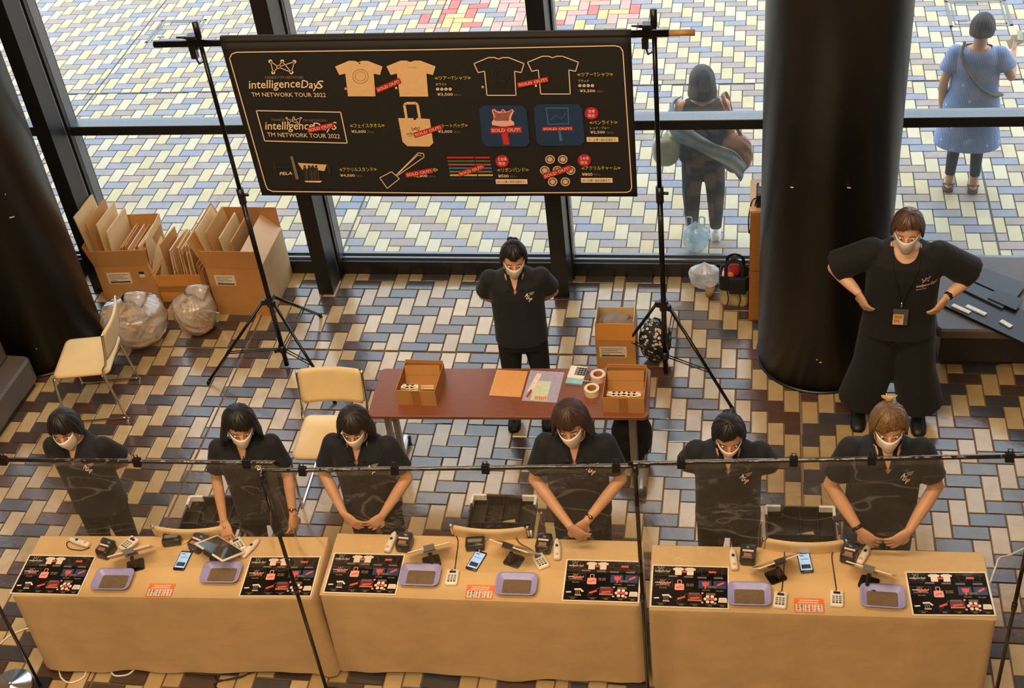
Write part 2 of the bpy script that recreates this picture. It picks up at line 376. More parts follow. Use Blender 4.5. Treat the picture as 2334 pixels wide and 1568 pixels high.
def hand(mb, W, d, n, thumb_side, s=1., curl=.5, spread=.16):
    """palm with four unequal bent fingers and a thumb. W wrist, d along the hand, n back-of-hand normal"""
    d = V3(d).normalized(); n = V3(n); n = (n - d * n.dot(d)).normalized(); t = d.cross(n) * thumb_side
    W = V3(W)
    def ring(o, hw, th): return [W + d * (o * s) + t * (hw * s * cos(2 * pi * k / 12)) + n * (th * s * sin(2 * pi * k / 12)) for k in range(12)]
    mb.rings([ring(-.02, .024, .018), ring(.0, .026, .018), ring(.03, .036, .017), ring(.065, .042, .015), ring(.088, .040, .012), ring(.096, .034, .008)])
    for k, (off, ln) in enumerate(((.031, .072), (.0105, .082), (-.0105, .076), (-.031, .060))):
        dd = (d + t * (spread * (1.5 - k) * .55)).normalized(); p = W + d * (.080 * s) + t * (off * s); pts = [p]
        a = .12 + .1 * k * curl
        for seg, fr in enumerate((.45, .32, .26)):
            a += curl * (.55 if seg else .35)
            p = p + (dd * cos(a) - n * sin(a)) * (ln * fr * s); pts.append(p)
        mb.tube(pts, [.0092 * s, .0088 * s, .0080 * s, .0062 * s], 8)
    p = W + d * (.026 * s) + t * (.026 * s); q = p + (d * .62 + t * .72 - n * .15).normalized() * .036 * s
    r_ = q + (d * .86 + t * .30 - n * .35).normalized() * .031 * s; e = r_ + (d * .93 + t * .02 - n * .4).normalized() * .024 * s
    mb.tube([p, q, r_, e], [.0125 * s, .0108 * s, .0098 * s, .0070 * s], 8)

TORSO = [(.72, .165, .115, .0), (.80, .176, .122, .005), (.88, .172, .116, .005), (.98, .156, .104, .0), (1.08, .160, .106, -.005), (1.18, .172, .112, -.008), (1.26, .172, .104, 0.), (1.315, .140, .080, .01), (1.345, .085, .062, .012)]
def torso_at(z, g=1., shift=0.):
    T = TORSO
    if z <= T[0][0]: return T[0][1:]
    for (a, b) in zip(T, T[1:]):
        if z <= b[0]:
            k = (z - a[0]) / (b[0] - a[0]); return tuple(a[i] + (b[i] - a[i]) * k for i in (1, 2, 3))
    return T[-1][1:]
def oval(c, rx, ry, n=24, p=2.3):
    out = []
    for k in range(n):
        a = 2 * pi * k / n; ca, sa = cos(a), sin(a)
        out.append(Vector((c[0] + rx * abs(ca) ** (2 / p) * (1 if ca >= 0 else -1), c[1] + ry * abs(sa) ** (2 / p) * (1 if sa >= 0 else -1), c[2])))
    return out

ARMS = {  # for the person's left arm (+x); mirrored for the right: elbow, wrist, hand direction, back-of-hand normal
    'clasp': ((.245, -.03, 1.055), (.050, -.195, .885), (-.62, -.10, -.76), (.25, -.9, .2)),
    'clasp_top': ((.245, -.04, 1.055), (.035, -.243, .895), (-.58, -.02, -.80), (.15, -.95, .1)),
    'wide': ((.262, -.02, 1.05), (.118, -.195, .885), (-.70, -.22, -.66), (.35, -.85, .2)),
    'behind': ((.238, .095, 1.085), (.085, .185, .93), (-.85, .1, -.45), (0, 1, .2)),
    'behind_tight': ((.236, .09, 1.09), (.085, .19, .95), (-.9, .1, -.3), (0, 1, .2)),
    'side': ((.225, -.02, 1.05), (.225, -.155, .83), (-.1, -.35, -.93), (.75, -.6, .2)),
    'reach': ((.235, .0, 1.06), (.215, -.165, .84), (-.15, -.62, -.75), (.1, -.75, .6)),
    'hip': ((.365, .05, 1.125), (.228, -.095, 1.05), (-.42, -.16, -.88), (.72, -.66, .05)),
    'hold': ((.27, .02, 1.10), (.27, -.20, 1.20), (.1, -.8, .45), (.9, .1, .3)),
    'bag': ((.225, .03, 1.06), (.20, -.13, .90), (.0, -.55, -.8), (.8, -.5, 0)),
    'down': ((.235, .03, 1.04), (.235, -.03, .80), (0, -.15, -1), (1, 0, 0)),
}
def person(label, x, y, H, yaw, hair=('dark', 'bob'), head=(0, 0, 0), arms=('clasp', 'clasp'), top='polo', legs='trousers', legmat=None, topmat=None,
           bulk=1., mask=True, feet=True, stance=.10, logo=True, skin=None, sway=0., knee=0.):
    s = H / 1.6; rz = R(yaw); skin = skin or SKIN
    P = thing('person', label, 'person', (x, y, 0), rz)
    P['pose_height'] = H
    def S(p): return Vector((p[0] * s * (bulk if abs(p[0]) < .2 else (1 + (bulk - 1) * .6)), p[1] * s, p[2] * s))
    shw = .168
    # --- head frame: pivot at the top of the neck
    piv = Vector((0, .012, 1.375)) * s
    HM = Matrix.Translation(piv) @ Euler((R(head[0]), R(head[2]), R(head[1])), 'XYZ').to_matrix().to_4x4() @ Matrix.Translation(-piv)
    hc = Vector((0, -.012, 1.483)) * s
    b = MB()
    hb = MB()
    hb.ell(hc + Vector((0, .008, .012)) * s, (.073 * s, .090 * s, .097 * s), 24, 16)
    hb.ell(hc + Vector((0, -.028, -.050)) * s, (.054 * s, .058 * s, .066 * s), 20, 12)
    hb.ell(hc + Vector((0, -.092, -.022)) * s, (.013 * s, .017 * s, .019 * s), 10, 8)
    hb.tube([hc + Vector((0, -.083, .012)) * s, hc + Vector((0, -.094, -.018)) * s], [.009 * s, .012 * s], 8)
    for q in (-1, 1): hb.ell(hc + Vector((q * .074, .010, -.012)) * s, (.010 * s, .018 * s, .031 * s), 10, 8)
    hb.xf(HM); b.v += hb.v; b.f += hb.f; b.m += hb.m
    b.tube([Vector((0, .02, 1.27)) * s, Vector((0, .014, 1.35)) * s, HM @ (hc + Vector((0, .014, -.06)) * s)], [.060 * s, .050 * s, .050 * s], 16)
    b.rings([oval((0, cy * s, z * s), (rx - .012) * s * bulk, (ry - .013) * s * (1 + (bulk - 1) * .8)) for z, rx, ry, cy in TORSO])
    wr = []
    for side, pose in ((1, arms[0]), (-1, arms[1])):
        e, w_, hd, nn = ARMS[pose]
        fl_ = lambda p: Vector((p[0] * side, p[1], p[2]))
        sh = S((side * shw, .008, 1.285)); E = S(fl_(e)); W = S(fl_(w_)); HD = fl_(hd); NN = fl_(nn)
        if abs(e[0]) > .2: E.x = side * e[0] * s * (1 + (bulk - 1) * .7)
        b.tube([sh, sh.lerp(E, .5), E], [.047 * s * bulk, .043 * s * bulk, .036 * s * bulk], 12)
        b.tube([E, E.lerp(W, .35), E.lerp(W, .75), W], [.036 * s * bulk, .037 * s * bulk, .029 * s * bulk, .0235 * s], 12)
        b.ell(E, (.036 * s * bulk,) * 3, 12, 8); b.ell(sh, (.052 * s * bulk,) * 3, 12, 8)
        hand(b, W, HD, NN, -side, s * .98, .38 if pose.startswith(('clasp', 'behind', 'wide', 'hip')) else .5)
        wr.append((E, W, sh))
    if legs in ('leggings', 'short'):
        for q in (-1, 1): b.tube([S((q * .085, 0, .80)), S((q * .09, -.005, .45)), S((q * stance, .01, .07))], [.075 * s, .05 * s, .032 * s], 12)
        for q in (-1, 1): b.ell(S((q * stance, -.05, .045)), (.042 * s, .115 * s, .035 * s), 12, 8)
    me = remesh(b, 'body', .0052, 1); me.materials.append(skin)
    body = link('body', me, P)
    # --- face
    for q in (-1, 1):
        ey = MB(); ey.ell((0, 0, 0), (.0128 * s, .0112 * s, .0050 * s), 14, 10, 0); ey.ell((0, -.0082 * s, -.0004 * s), (.0062 * s, .0036 * s, .0052 * s), 10, 8, 1)
        ey.xf(HM @ Matrix.Translation(hc + Vector((q * .030, -.0695, .004)) * s)); ey.build('eye', [EYEW, IRIS], P, True)
        br = MB(); br.tube([HM @ (hc + Vector(p) * s) for p in ((q * .016, -.086, .033), (q * .031, -.083, .035), (q * .047, -.072, .030))], .0021 * s, 6)
        br.build('eyebrow', HAIRS[hair[0]], P, True)
    if mask:
        mk = MB(); rs = []
        for j in range(9):
            t = j / 8; z = .012 - .118 * t
            pr = .016 * sin(pi * min(1, t * .95 + .22)) + .011
            rs.append([HM @ (hc + Vector((.068 * (1 - .42 * t * t) * sin(a), -.012 - (.082 + pr * cos(a) ** 2 - .016 * t) * cos(a) ** .8, z + .010 * (1 - cos(a)))) * s) for a in [R(-74 + 148 * k / 14) for k in range(15)]])
        mk.rings(rs, 0, False, False, False)
        for q in (-1, 1): mk.tube([HM @ (hc + Vector(p) * s) for p in ((q * .064, -.030, -.022), (q * .078, .0, .0), (q * .076, .022, -.008), (q * .066, -.022, -.070))], .0013 * s, 5)
        mo = mk.build('mask', MASK, P, True)
        so = mo.modifiers.new('t', 'SOLIDIFY'); so.thickness = .002
    else:
        MB().ell((0, 0, 0), (.020 * s, .006 * s, .006 * s), 12, 8).xf(HM @ Matrix.Translation(hc + Vector((0, -.082, -.060)) * s)).build('mouth', LIPS, P, True)
    # --- hair: falls from the crown, ends at a height that depends on the direction
    style = hair[1]; hm = MB(); NA = 112; NT = 16; rs = []
    lowz = {'bob': -.150, 'chin': -.115, 'short': -.070, 'crop': -.045, 'tied': -.060, 'long': -.19}[style]
    front = {'bob': .052, 'chin': .048, 'short': .044, 'crop': .056, 'tied': .062, 'long': .05}[style]
    flare = {'bob': .022, 'chin': .014, 'short': -.006, 'crop': -.008, 'tied': -.010, 'long': .014}[style]
    vol = {'bob': .020, 'chin': .018, 'short': .014, 'crop': .010, 'tied': .010, 'long': .016}[style]
    rg = random.Random(int(abs(x * 997 + y * 131)))
    jit = [rg.uniform(-.0035, .0035) for _ in range(NA)]
    for j in range(NT):
        t = j / (NT - 1); ring = []
        for i in range(NA):
            a = 2 * pi * i / NA - pi                             # 0 = front (-y)
            fr = max(0., 1 - (abs(a) / R(64)) ** 4)
            sd = 1 if abs(a) > R(64) else 0
            ze = front + .010 * sin(a * 3 + x) if abs(a) < R(52) else None
            if ze is None:
                k = min(1, (abs(a) - R(52)) / R(26)); ze = front + (lowz - front) * k
            ze += jit[i] * 2
            zt = .118 * s; z = zt + (ze * s - zt) * t ** 1.15 if True else 0
            zz = z / s
            if zz > 0: prof = sqrt(max(0., 1 - (zz / (.105 + vol)) ** 2))
            else: prof = 1 + flare * 10 * min(1, -zz / .1) * (1 if abs(a) > R(60) else .2)
            rx = (.073 + vol) * prof + jit[i] * .6; ry = (.090 + vol) * prof + jit[i] * .6
            fw = max(0., cos(a)) ** 2 * .6; rx -= fw * vol * .5 * t; ry -= fw * (vol + .004) * t
            if abs(a) < R(70): ry += .004 * sin(a * 9 + x * 7) * t
            if t == 0: rx = ry = .002
            ring.append(HM @ (hc + Vector((rx * sin(a), .008 - ry * cos(a), zz + .012)) * s))
        rs.append(ring)
    hm.rings(rs, 0, True, False)
    ho = hm.build('hair', HAIRS[hair[0]], P, True)
    so = ho.modifiers.new('t', 'SOLIDIFY'); so.thickness = .012 * s; so.offset = -1
    if style == 'tied':
        bn = MB()
        for k in range(5): bn.ell(HM @ (hc + Vector((uni(-.02, .02), .088 + uni(0, .02), .05 + uni(-.02, .03))) * s), (.026 * s, .024 * s, .026 * s), 10, 8)
        bn.build('hair_bun', HAIRS[hair[0]], P, True)
    # --- top
    ease = 1.0
    tm = topmat or (NAVY if top == 'polo' else BLK)
    c = MB()
    gx, gy = (.006, .008) if top == 'polo' else (.016, .018)
    lo = {'polo': .76, 'tee': .74, 'dress': .47, 'vest': .80}[top]
    rr_ = [(z, rx + gx, ry + gy, cy) for z, rx, ry, cy in TORSO if z > lo + .03]
    a = torso_at(lo)
    fl2 = {'polo': 1.03, 'tee': 1.10, 'dress': 1.5, 'vest': 1.04}[top]
    lowr = [(lo, (a[0] + gx) * fl2, (a[1] + gy) * fl2, a[2])]
    if top == 'dress': rr_ = [(z, rx * (1.0 + .28 * max(0, (1.2 - z) / .6)), ry * (1.0 + .28 * max(0, (1.2 - z) / .6)), cy) for z, rx, ry, cy in rr_]
    else: rr_ = [(z, max(rx, .172 + gx) if z < 1.2 else rx, max(ry, .110 + gy) if z < 1.2 else ry, cy) for z, rx, ry, cy in rr_]
    c.rings([oval((0, cy * s, z * s), rx * s * bulk, ry * s * (1 + (bulk - 1) * .8)) for z, rx, ry, cy in lowr + rr_])
    c.tube([Vector((0, .018, 1.29)) * s, Vector((0, .014, 1.375)) * s], [.088 * s, .066 * s], 18)
    if top != 'vest':
        fr = {'polo': .74, 'tee': .92, 'dress': .62}[top]; ra = {'polo': (.066, .066, .069), 'tee': (.076, .082, .090), 'dress': (.066, .074, .082)}[top]
        for (E, W, sh) in wr:
            c.ell(sh, (ra[0] * s * bulk,) * 3, 14, 10)
            c.tube([sh, sh.lerp(E, fr * .5), sh.lerp(E, fr)], [r_ * s * bulk for r_ in ra], 16)
    me = remesh(c, 'shirt', .010, 4)
    bm = bmesh.new(); bm.from_mesh(me)
    def cut(p):
        if top == 'polo': return (p.z > 1.352 * s and p.x ** 2 + (p.y - .014 * s) ** 2 < (.078 * s) ** 2) or (p.y < .0 and p.z > 1.232 * s and abs(p.x) < (p.z - 1.232 * s) * .60)
        if top == 'tee': return (p.z > 1.335 * s and p.x ** 2 + (p.y) ** 2 < (.09 * s) ** 2) or (p.y < .0 and (p.x / .072) ** 2 + ((p.z - 1.365 * s) / .072) ** 2 < s * s)
        return (p.z > 1.33 * s and p.x ** 2 + p.y ** 2 < (.10 * s) ** 2)
    bmesh.ops.delete(bm, geom=[f for f in bm.faces if cut(f.calc_center_median())], context='FACES')
    if top == 'polo':
        for v in bm.verts:
            if v.is_boundary and v.co.y < -.02 and 1.20 * s < v.co.z < 1.335 * s:
                v.co.x = max(0., (v.co.z - 1.232 * s) * .60) * (1 if v.co.x > 0 else -1)
    if top == 'tee':
        for v in bm.verts:
            if v.is_boundary and v.co.y < 0 and v.co.z < 1.345 * s:
                dx_, dz_ = v.co.x / .072, (v.co.z - 1.365 * s) / .072; r_ = sqrt(dx_ * dx_ + dz_ * dz_) / s
                if .6 < r_ < 1.5: v.co.x /= r_; v.co.z = 1.365 * s + (v.co.z - 1.365 * s) / r_
    bm.to_mesh(me); bm.free(); me.materials.append(tm)
    nm = {'polo': 'polo_shirt', 'tee': 'loose_tee', 'dress': 'dress', 'vest': 'sleeveless_top'}[top]
    sh_o = link(nm, me, P)
    if top == 'polo':
        k = MB()
        for q in (-1, 1):
            pth = []
            for a_ in range(0, 10):
                an = R(180 - 150 * a_ / 9); f_ = a_ / 9
                inner = Vector((q * .064 * sin(an), .012 - .064 * cos(an) * 1.0, 1.372 - .03 * f_ ** 2)) * s
                outer = Vector((q * (.100 + .0 * f_) * sin(an), .012 - .100 * cos(an), 1.340 - .05 * f_ ** 2)) * s
                pth.append((inner, outer))
            tip_i = Vector((q * .006, -.106, 1.262)) * s; tip_o = Vector((q * .060, -.116, 1.268)) * s
            pth.append((tip_i, tip_o))
            k.rings([[i_, o_, o_ + Vector((0, -.003, -.004)), i_ + Vector((0, -.003, -.006))] for i_, o_ in pth])
        k.build('collar', tm, sh_o, True)
    P['_s'] = s
    def chest(px, pz, off=.014):
        rx, ry, cy = torso_at(pz / s); rx = (rx + gx) * s * bulk; ry = (ry + gy) * s * (1 + (bulk - 1) * .8)
        if pz / s < 1.2: rx = max(rx, (.172 + gx) * s * bulk); ry = max(ry, (.110 + gy) * s)
        return Vector((px, cy * s - ry * max(.02, 1 - abs(px / rx) ** 2.3) ** (1 / 2.3) - off, pz))
    if logo and top == 'polo':
        lg = MB()
        for ch, dx, dz in (('A', 0, 0), ('G', .012, -.020), ('P', .026, -.042)):
            fit_text(lg, ch, .026 * s, .026 * s, lambda u_, v_: chest((.062 + dx) * s + u_, (1.215 + dz) * s + v_, .008), 0, .03, .35)
        for k_, (dx, ln) in enumerate(((.030, .040), (.036, .030), (.040, .018))):
            lg.add([chest((.062 + dx) * s, (1.236 - .007 * k_) * s, .008), chest((.062 + dx + ln) * s, (1.236 - .007 * k_) * s, .008), chest((.062 + dx + ln) * s, (1.2385 - .007 * k_) * s, .008), chest((.062 + dx) * s, (1.2385 - .007 * k_) * s, .008)], [(0, 1, 2, 3)])
        lg.build('chest_lettering', LOGO, sh_o)
    # --- legs
    lm = legmat or BLKT
    if legs in ('trousers', 'wide', 'jeans', 'tapered'):
        t_ = MB()
        t_.rings([oval((0, .004 * s, z * s), rx * s * bulk, ry * s) for z, rx, ry in ((.70, .165, .118), (.80, .176, .124), (.90, .170, .116), (.97, .152, .103))])
        rad = {'trousers': (.094, .066, .060), 'jeans': (.098, .072, .062), 'wide': (.112, .118, .128), 'tapered': (.098, .078, .050)}[legs]
        for q in (-1, 1):
            t_.tube([S((q * .082, .004, .80)), S((q * (.09 + stance * .1), -.006, .44)), S((q * stance, .01, .10 if legs != 'wide' else .13))], [r_ * s * bulk for r_ in rad], 18)
        me = remesh(t_, 'trousers', .014, 3); me.materials.append(lm); link('trousers', me, P)
    elif legs == 'leggings':
        for q in (-1, 1):
            MB().tube([S((q * .085, 0, .70)), S((q * .09, -.005, .45)), S((q * stance, .01, .16))], [.078 * s, .055 * s, .041 * s], 16).build('legging', lm, P, True)
    if feet:
        for q in (-1, 1):
            fm = {'white': SHOEW}.get(feet, SHOE)
            f_ = MB(); cx = q * stance * s * (bulk if stance < .2 else 1)
            prof = [(.085, .026, .0, .05), (.075, .034, .0, .075), (.03, .037, .0, .082), (-.03, .040, .0, .066), (-.09, .045, .0, .048), (-.14, .040, .0, .038), (-.17, .022, .0, .028)]
            f_.rings([[Vector((cx + hw * s * cos(2 * pi * k / 14) * 1.0, py * s, max(0, zt_ * s * (.5 + .5 * sin(2 * pi * k / 14))))) for k in range(14)] for py, hw, zb, zt_ in prof])
            sho = f_.build('shoe', fm, P, True)
            MB().rings([[Vector((cx + (hw + .004) * s * (1 if k in (1, 2) else -1), py * s, z_)) for k, z_ in ((0, .001), (1, .001), (2, .016), (3, .016))] for py, hw, zb, zt_ in prof]).build('sole', rubber if feet != 'white' else SHOEW, sho)
    return P, s, HM, hc, wr, chest
def band(P, wr, i, m, name, r=.0275, t=.82, wd=.010, face=None):
    E, W, sh = wr[i]; c = E.lerp(W, t); d = (W - E).normalized()
    o = MB().tube([c - d * wd, c, c + d * wd], [r, r + .0012, r], 16).build(name, m, P, True)
    if face:
        n = Vector((0, -1, .6)); n = (n - d * n.dot(d)).normalized()
        MB().tube([c + n * (r - .002), c + n * (r + .005)], .012, 14).build('watch_face', face, o, True)

def px_person(u, v, H, Y): p = atY(u, v, Y); return p.x
gold = mat('gold_metal', (190, 150, 80), .25, 1., .06)
strapb = mat('strap_black', (18, 17, 17), .5)
# the staff behind the counters, left to right
person('staff person with short black hair, hands behind back, behind left end of left counter', -3.93, 5.25, 1.515, 2, ('black', 'short'), (14, 4, -3), ('behind', 'behind'), bulk=.98)
p2_ = person('staff person with dark bob haircut in navy polo, both hands resting on left counter', -2.885, 5.27, 1.55, 10, ('black', 'bob'), (12, 14, 5), ('side', 'reach'), bulk=.94)
band(p2_[0], p2_[4], 0, gold, 'wristwatch', .026, .86, .006, gold)
person('staff person with brown fringe, hands clasped low, behind left end of middle counter', -2.21, 5.33, 1.525, -1, ('dark', 'chin'), (14, 6, 2), ('wide', 'wide'), bulk=1.02)
p4_ = person('staff person with chin-length brown hair and crossed hands wearing gold watch, behind middle counter', -.955, 5.31, 1.625, 2, ('brown', 'chin'), (12, -4, -3), ('clasp', 'clasp_top'), bulk=.97)
band(p4_[0], p4_[4], 0, gold, 'wristwatch', .027, .88, .006, gold)
person('staff person with slicked black hair and hands behind back, behind left end of right counter', -.12, 5.33, 1.57, 1, ('black', 'tied'), (20, 3, 0), ('behind_tight', 'behind_tight'), bulk=1.04)
p6_ = person('staff person in navy polo and blue jeans with black wristband, streaked hair with tuft', .71, 5.33, 1.64, 2, ('streak', 'short'), (8, -2, -2), ('wide', 'wide'), legs='jeans', legmat=JEAN, bulk=1.06)
band(p6_[0], p6_[4], 1, strapb, 'wristband', .028, .93, .010)
tf = MB()
for k in range(16):
    a_ = 2 * pi * k / 16; o_ = p6_[2] @ (p6_[3] + Vector((0, .06, .10)) * p6_[1])
    tf.tube([o_, o_ + Vector((cos(a_) * .018, .02 + sin(a_) * .01, .03)), o_ + Vector((cos(a_) * .042, .02 + sin(a_) * .02, .048 + uni(-.01, .012)))], [.007, .005, .001], 5)
tf.build('hair_tuft', mat('hair_blond', (206, 170, 104), .45, 0, .3, 40), p6_[0], True)
person('staff person in navy polo standing alone behind brown table, hands behind back, hair clipped up', -1.54, 6.93, 1.535, 6, ('black', 'tied'), (14, 6, 3), ('behind', 'behind'), bulk=1.04, stance=.12)
# the person with hands on hips
ph = person('person in loose black tee and wide black trousers, hands on hips, wearing lanyard badge', .925, 7.03, 1.715, -4, ('chestnut', 'crop'), (12, -4, 0), ('hip', 'hip'), top='tee', legs='wide', legmat=BLK, bulk=1.12, stance=.165, logo=False, skin=SKIN2)
band(ph[0], ph[4], 0, strapb, 'wristwatch', .030, .90, .010, strapb)
s = ph[1]; chest = ph[5]
ly = MB()
for q in (-1, 1):
    pts = [Vector((q * .075, .05, 1.385)) * s] + [chest(q * (.078 - .0 * k) * s, z * s, .012) if k == 0 else chest(q * w_ * s, z * s, .012) for k, (w_, z) in enumerate(((.085, 1.33), (.070, 1.27), (.045, 1.19), (.020, 1.11), (.004, 1.03)))]
    ly.tube(pts, [(.0015, .007)] * len(pts), 6)
lan = ly.build('lanyard', mat('lanyard_navy', (34, 32, 44), .6), ph[0])
MB().tube([chest(0, 1.045 * s, .014), chest(0, 1.005 * s, .018)], .006, 8).build('lanyard_clip', chrome, ph[0], True)
c0 = chest(0, .94 * s, .022)
MB().obox(c0, (.046, 0, 0), (0, .0012, .0), (0, 0, .062)).build('badge_pouch', mat('badge_pouch_grey', (88, 86, 84), .25, 0, .05), ph[0])
bd = MB(); bd.obox(c0 + Vector((-.012, -.003, -.018)), (.032, 0, 0), (0, .001, 0), (0, 0, .040), 0)
bd.obox(c0 + Vector((-.012, -.0045, .004)), (.026, 0, 0), (0, .0006, 0), (0, 0, .013), 1)
for z_ in (-.022, -.034): bd.obox(c0 + Vector((-.02, -.0045, z_)), (.018, 0, 0), (0, .0006, 0), (0, 0, .0025), 2)
bd.build('badge_card', [mat('card_tan', (226, 190, 140), .5), mat('card_gold', (196, 146, 60), .5), mat('print_red', (196, 60, 44), .5)], ph[0])
lg = MB()
fit_text(lg, 'intelligence DayS', .115 * s, .026 * s, lambda u_, v_: chest(.070 * s + u_, 1.150 * s + v_ + u_ * .1, .008), 0, .015, .3)
fit_text(lg, 'TM NETWORK', .06 * s, .008 * s, lambda u_, v_: chest(.070 * s + u_, 1.135 * s + v_ + u_ * .1, .008), 0, .01)
pk = [(.0, .03), (.03, .036), (.06, .042), (.015, .012), (.008, 0), (.05, .008)]
def pkp(i): return chest((.100 + pk[i][0] * .7) * s, (1.190 + pk[i][1] * .7) * s, .009)
crown = MB()
for i_, j_ in ((0, 3), (0, 4), (3, 4), (3, 1), (3, 2), (3, 5), (1, 5), (2, 5)): crown.tube([pkp(i_), pkp(j_)], .0012, 5)
for i_ in range(6): crown.ell(pkp(i_), (.004, .004, .004), 8, 6)
lg.build('chest_lettering', LOGO, ph[0]); crown.build('chest_emblem', mat('print_rose', (206, 150, 150), .6), ph[0], True)
# people outside the glass
dressm = bpy.data.materials.new('dress_blue_stripe'); dressm.use_nodes = True
_N = dressm.node_tree.nodes; _L = dressm.node_tree.links
_tc = _N.new('ShaderNodeTexCoord'); _wv = _N.new('ShaderNodeTexWave'); _wv.wave_type = 'BANDS'; _wv.bands_direction = 'X'; _wv.inputs['Scale'].default_value = 26; _wv.inputs['Distortion'].default_value = .6
_rp = _N.new('ShaderNodeValToRGB'); _rp.color_ramp.elements[0].color = srgb(72, 104, 176); _rp.color_ramp.elements[1].color = srgb(176, 196, 230)
_vo = _N.new('ShaderNodeTexVoronoi'); _vo.inputs['Scale'].default_value = 11; _cr = _N.new('ShaderNodeValToRGB'); _cr.color_ramp.elements[0].color = (1, 1, 1, 1); _cr.color_ramp.elements[0].position = .10; _cr.color_ramp.elements[1].position = .14; _cr.color_ramp.elements[1].color = (0, 0, 0, 1)
_mx = _N.new('ShaderNodeMixRGB'); _mx.inputs[2].default_value = srgb(206, 216, 236)
_L.new(_tc.outputs['Object'], _wv.inputs[0]); _L.new(_tc.outputs['Object'], _vo.inputs['Vector']); _L.new(_wv.outputs[0], _rp.inputs[0]); _L.new(_vo.outputs[0], _cr.inputs[0])
_L.new(_cr.outputs[0], _mx.inputs[0]); _L.new(_rp.outputs[0], _mx.inputs[1]); _L.new(_mx.outputs[0], _N['Principled BSDF'].inputs['Base Color']); _N['Principled BSDF'].inputs['Roughness'].default_value = .85
po = person('person outside in sleeveless black top and charcoal trousers with back to the glass', -.41, 9.16, 1.535, 183, ('black', 'chin'), (2, 6, 0), ('bag', 'bag'), top='vest', legs='tapered', legmat=CHAR, mask=False, feet='white', logo=False, topmat=BLK, bulk=1.0)
pb = person('person outside in blue striped dress and black leggings holding paper tickets', 1.685, 9.86, 1.57, 172, ('black', 'crop'), (4, -16, 0), ('down', 'hold'), top='dress', legs='leggings', legmat=mat('legging_black', (24, 24, 26), .7), mask=True, feet=None, logo=False, bulk=1.0,
            topmat=dressm)
# ------------------------------------------------------------------ counters: three folding tables under tan cloths
cloth = mat('cloth_tan_suede', (212, 176, 124), .9, 0, .07, 5, bump=.0045, bscale=9, sheen=.2)
ZT = .704
def quad_frame(px, z):
    """centre and turn of a surface seen at four pixels: far-left, far-right, near-right, near-left"""
    P = [at(u, v, z) for u, v in px]; c = sum(P, Vector()) / 4; d = (P[2] - P[3]) + (P[1] - P[0])
    return c, atan2(d.y, d.x)
TB = [('left', [(78, 1222), (755, 1228), (726, 1362), (20, 1358)]), ('middle', [(763, 1218), (1460, 1236), (1462, 1380), (735, 1354)]), ('right', [(1480, 1246), (2246, 1262), (2274, 1411), (1480, 1387)])]
def cloth_mesh(w, d, seed, back=.25):
    rg = random.Random(seed); N = 200; mb = MB()
    per = rr(w, d, .03, 5)
    pts = []; L_ = 0
    ring = [Vector((x, y, 0)) for x, y in per]; seg = []
    for i in range(len(ring)): seg.append((ring[(i + 1) % len(ring)] - ring[i]).length)
    tot = sum(seg)
    for k in range(N):
        t = k / N * tot; i = 0
        while t > seg[i]: t -= seg[i]; i += 1
        pts.append(ring[i].lerp(ring[(i + 1) % len(ring)], t / seg[i]))
    ph = [rg.uniform(0, 6.28) for _ in range(8)]
    rs = []
    levels = [(1.0, -.012), (1.0, .0), (1.0, .004)]
    def off(p, t):
        n = Vector((p.x / (w / 2), p.y / (d / 2), 0)); n = Vector((max(-1, min(1, n.x)) if abs(n.x) > .985 else 0, max(-1, min(1, n.y)) if abs(n.y) > .93 else 0, 0))
        if n.length: n.normalize()
        cor = math.exp(-((abs(p.x) - w / 2) ** 2) / .10)
        s_ = p.x * 5.5 + p.y * 7
        f = (.006 + .008 * sin(s_ * 1.3 + ph[0]) + .005 * sin(s_ * 3.1 + ph[1])) * t + cor * t * (.004 + .009 * sin(p.x * 22 + p.y * 26 + ph[2]))
        return p + n * f
    for z, t in ((0, 0), (-.006, .0), (-.05, .05), (-.2, .25), (-.36, .5), (-.52, .78), (-.66, 1.0)):
        row = []
        for p in pts:
            q = off(p, t) if t else p * (1 if z else .994)
            zz = z
            if z <= -.5:
                zz = z * (1 if p.y < d / 2 - .02 else 1) - (.018 + .010 * sin(p.x * 4 + ph[3]) + .006 * sin(p.x * 13 + ph[4])) * (1 if z < -.6 else .3)
            row.append(Vector((q.x, q.y, zz)))
        rs.append(row)
    mb.rings(rs[::-1], 0, False, False)
    # top: grid with soft wrinkles
    nx, ny = 60, 16; base = len(mb.v)
    top = [[Vector(((i / nx - .5) * w * .994, (j / ny - .5) * d * .99, .0 + (.0012 + .0012 * sin(i * .9 + j * .5 + ph[5]) * sin(j * .8 - i * .23 + ph[6])) * min(1, j, ny - j, i, nx - i))) for i in range(nx + 1)] for j in range(ny + 1)]
    vs = [p for r_ in top for p in r_]
    mb.add(vs, [(j * (nx + 1) + i, j * (nx + 1) + i + 1, (j + 1) * (nx + 1) + i + 1, (j + 1) * (nx + 1) + i) for j in range(ny) for i in range(nx)])
    return mb
TABLES = {}
tabm = mat('table_underframe_dark', (38, 36, 36), .5, .4, .1)
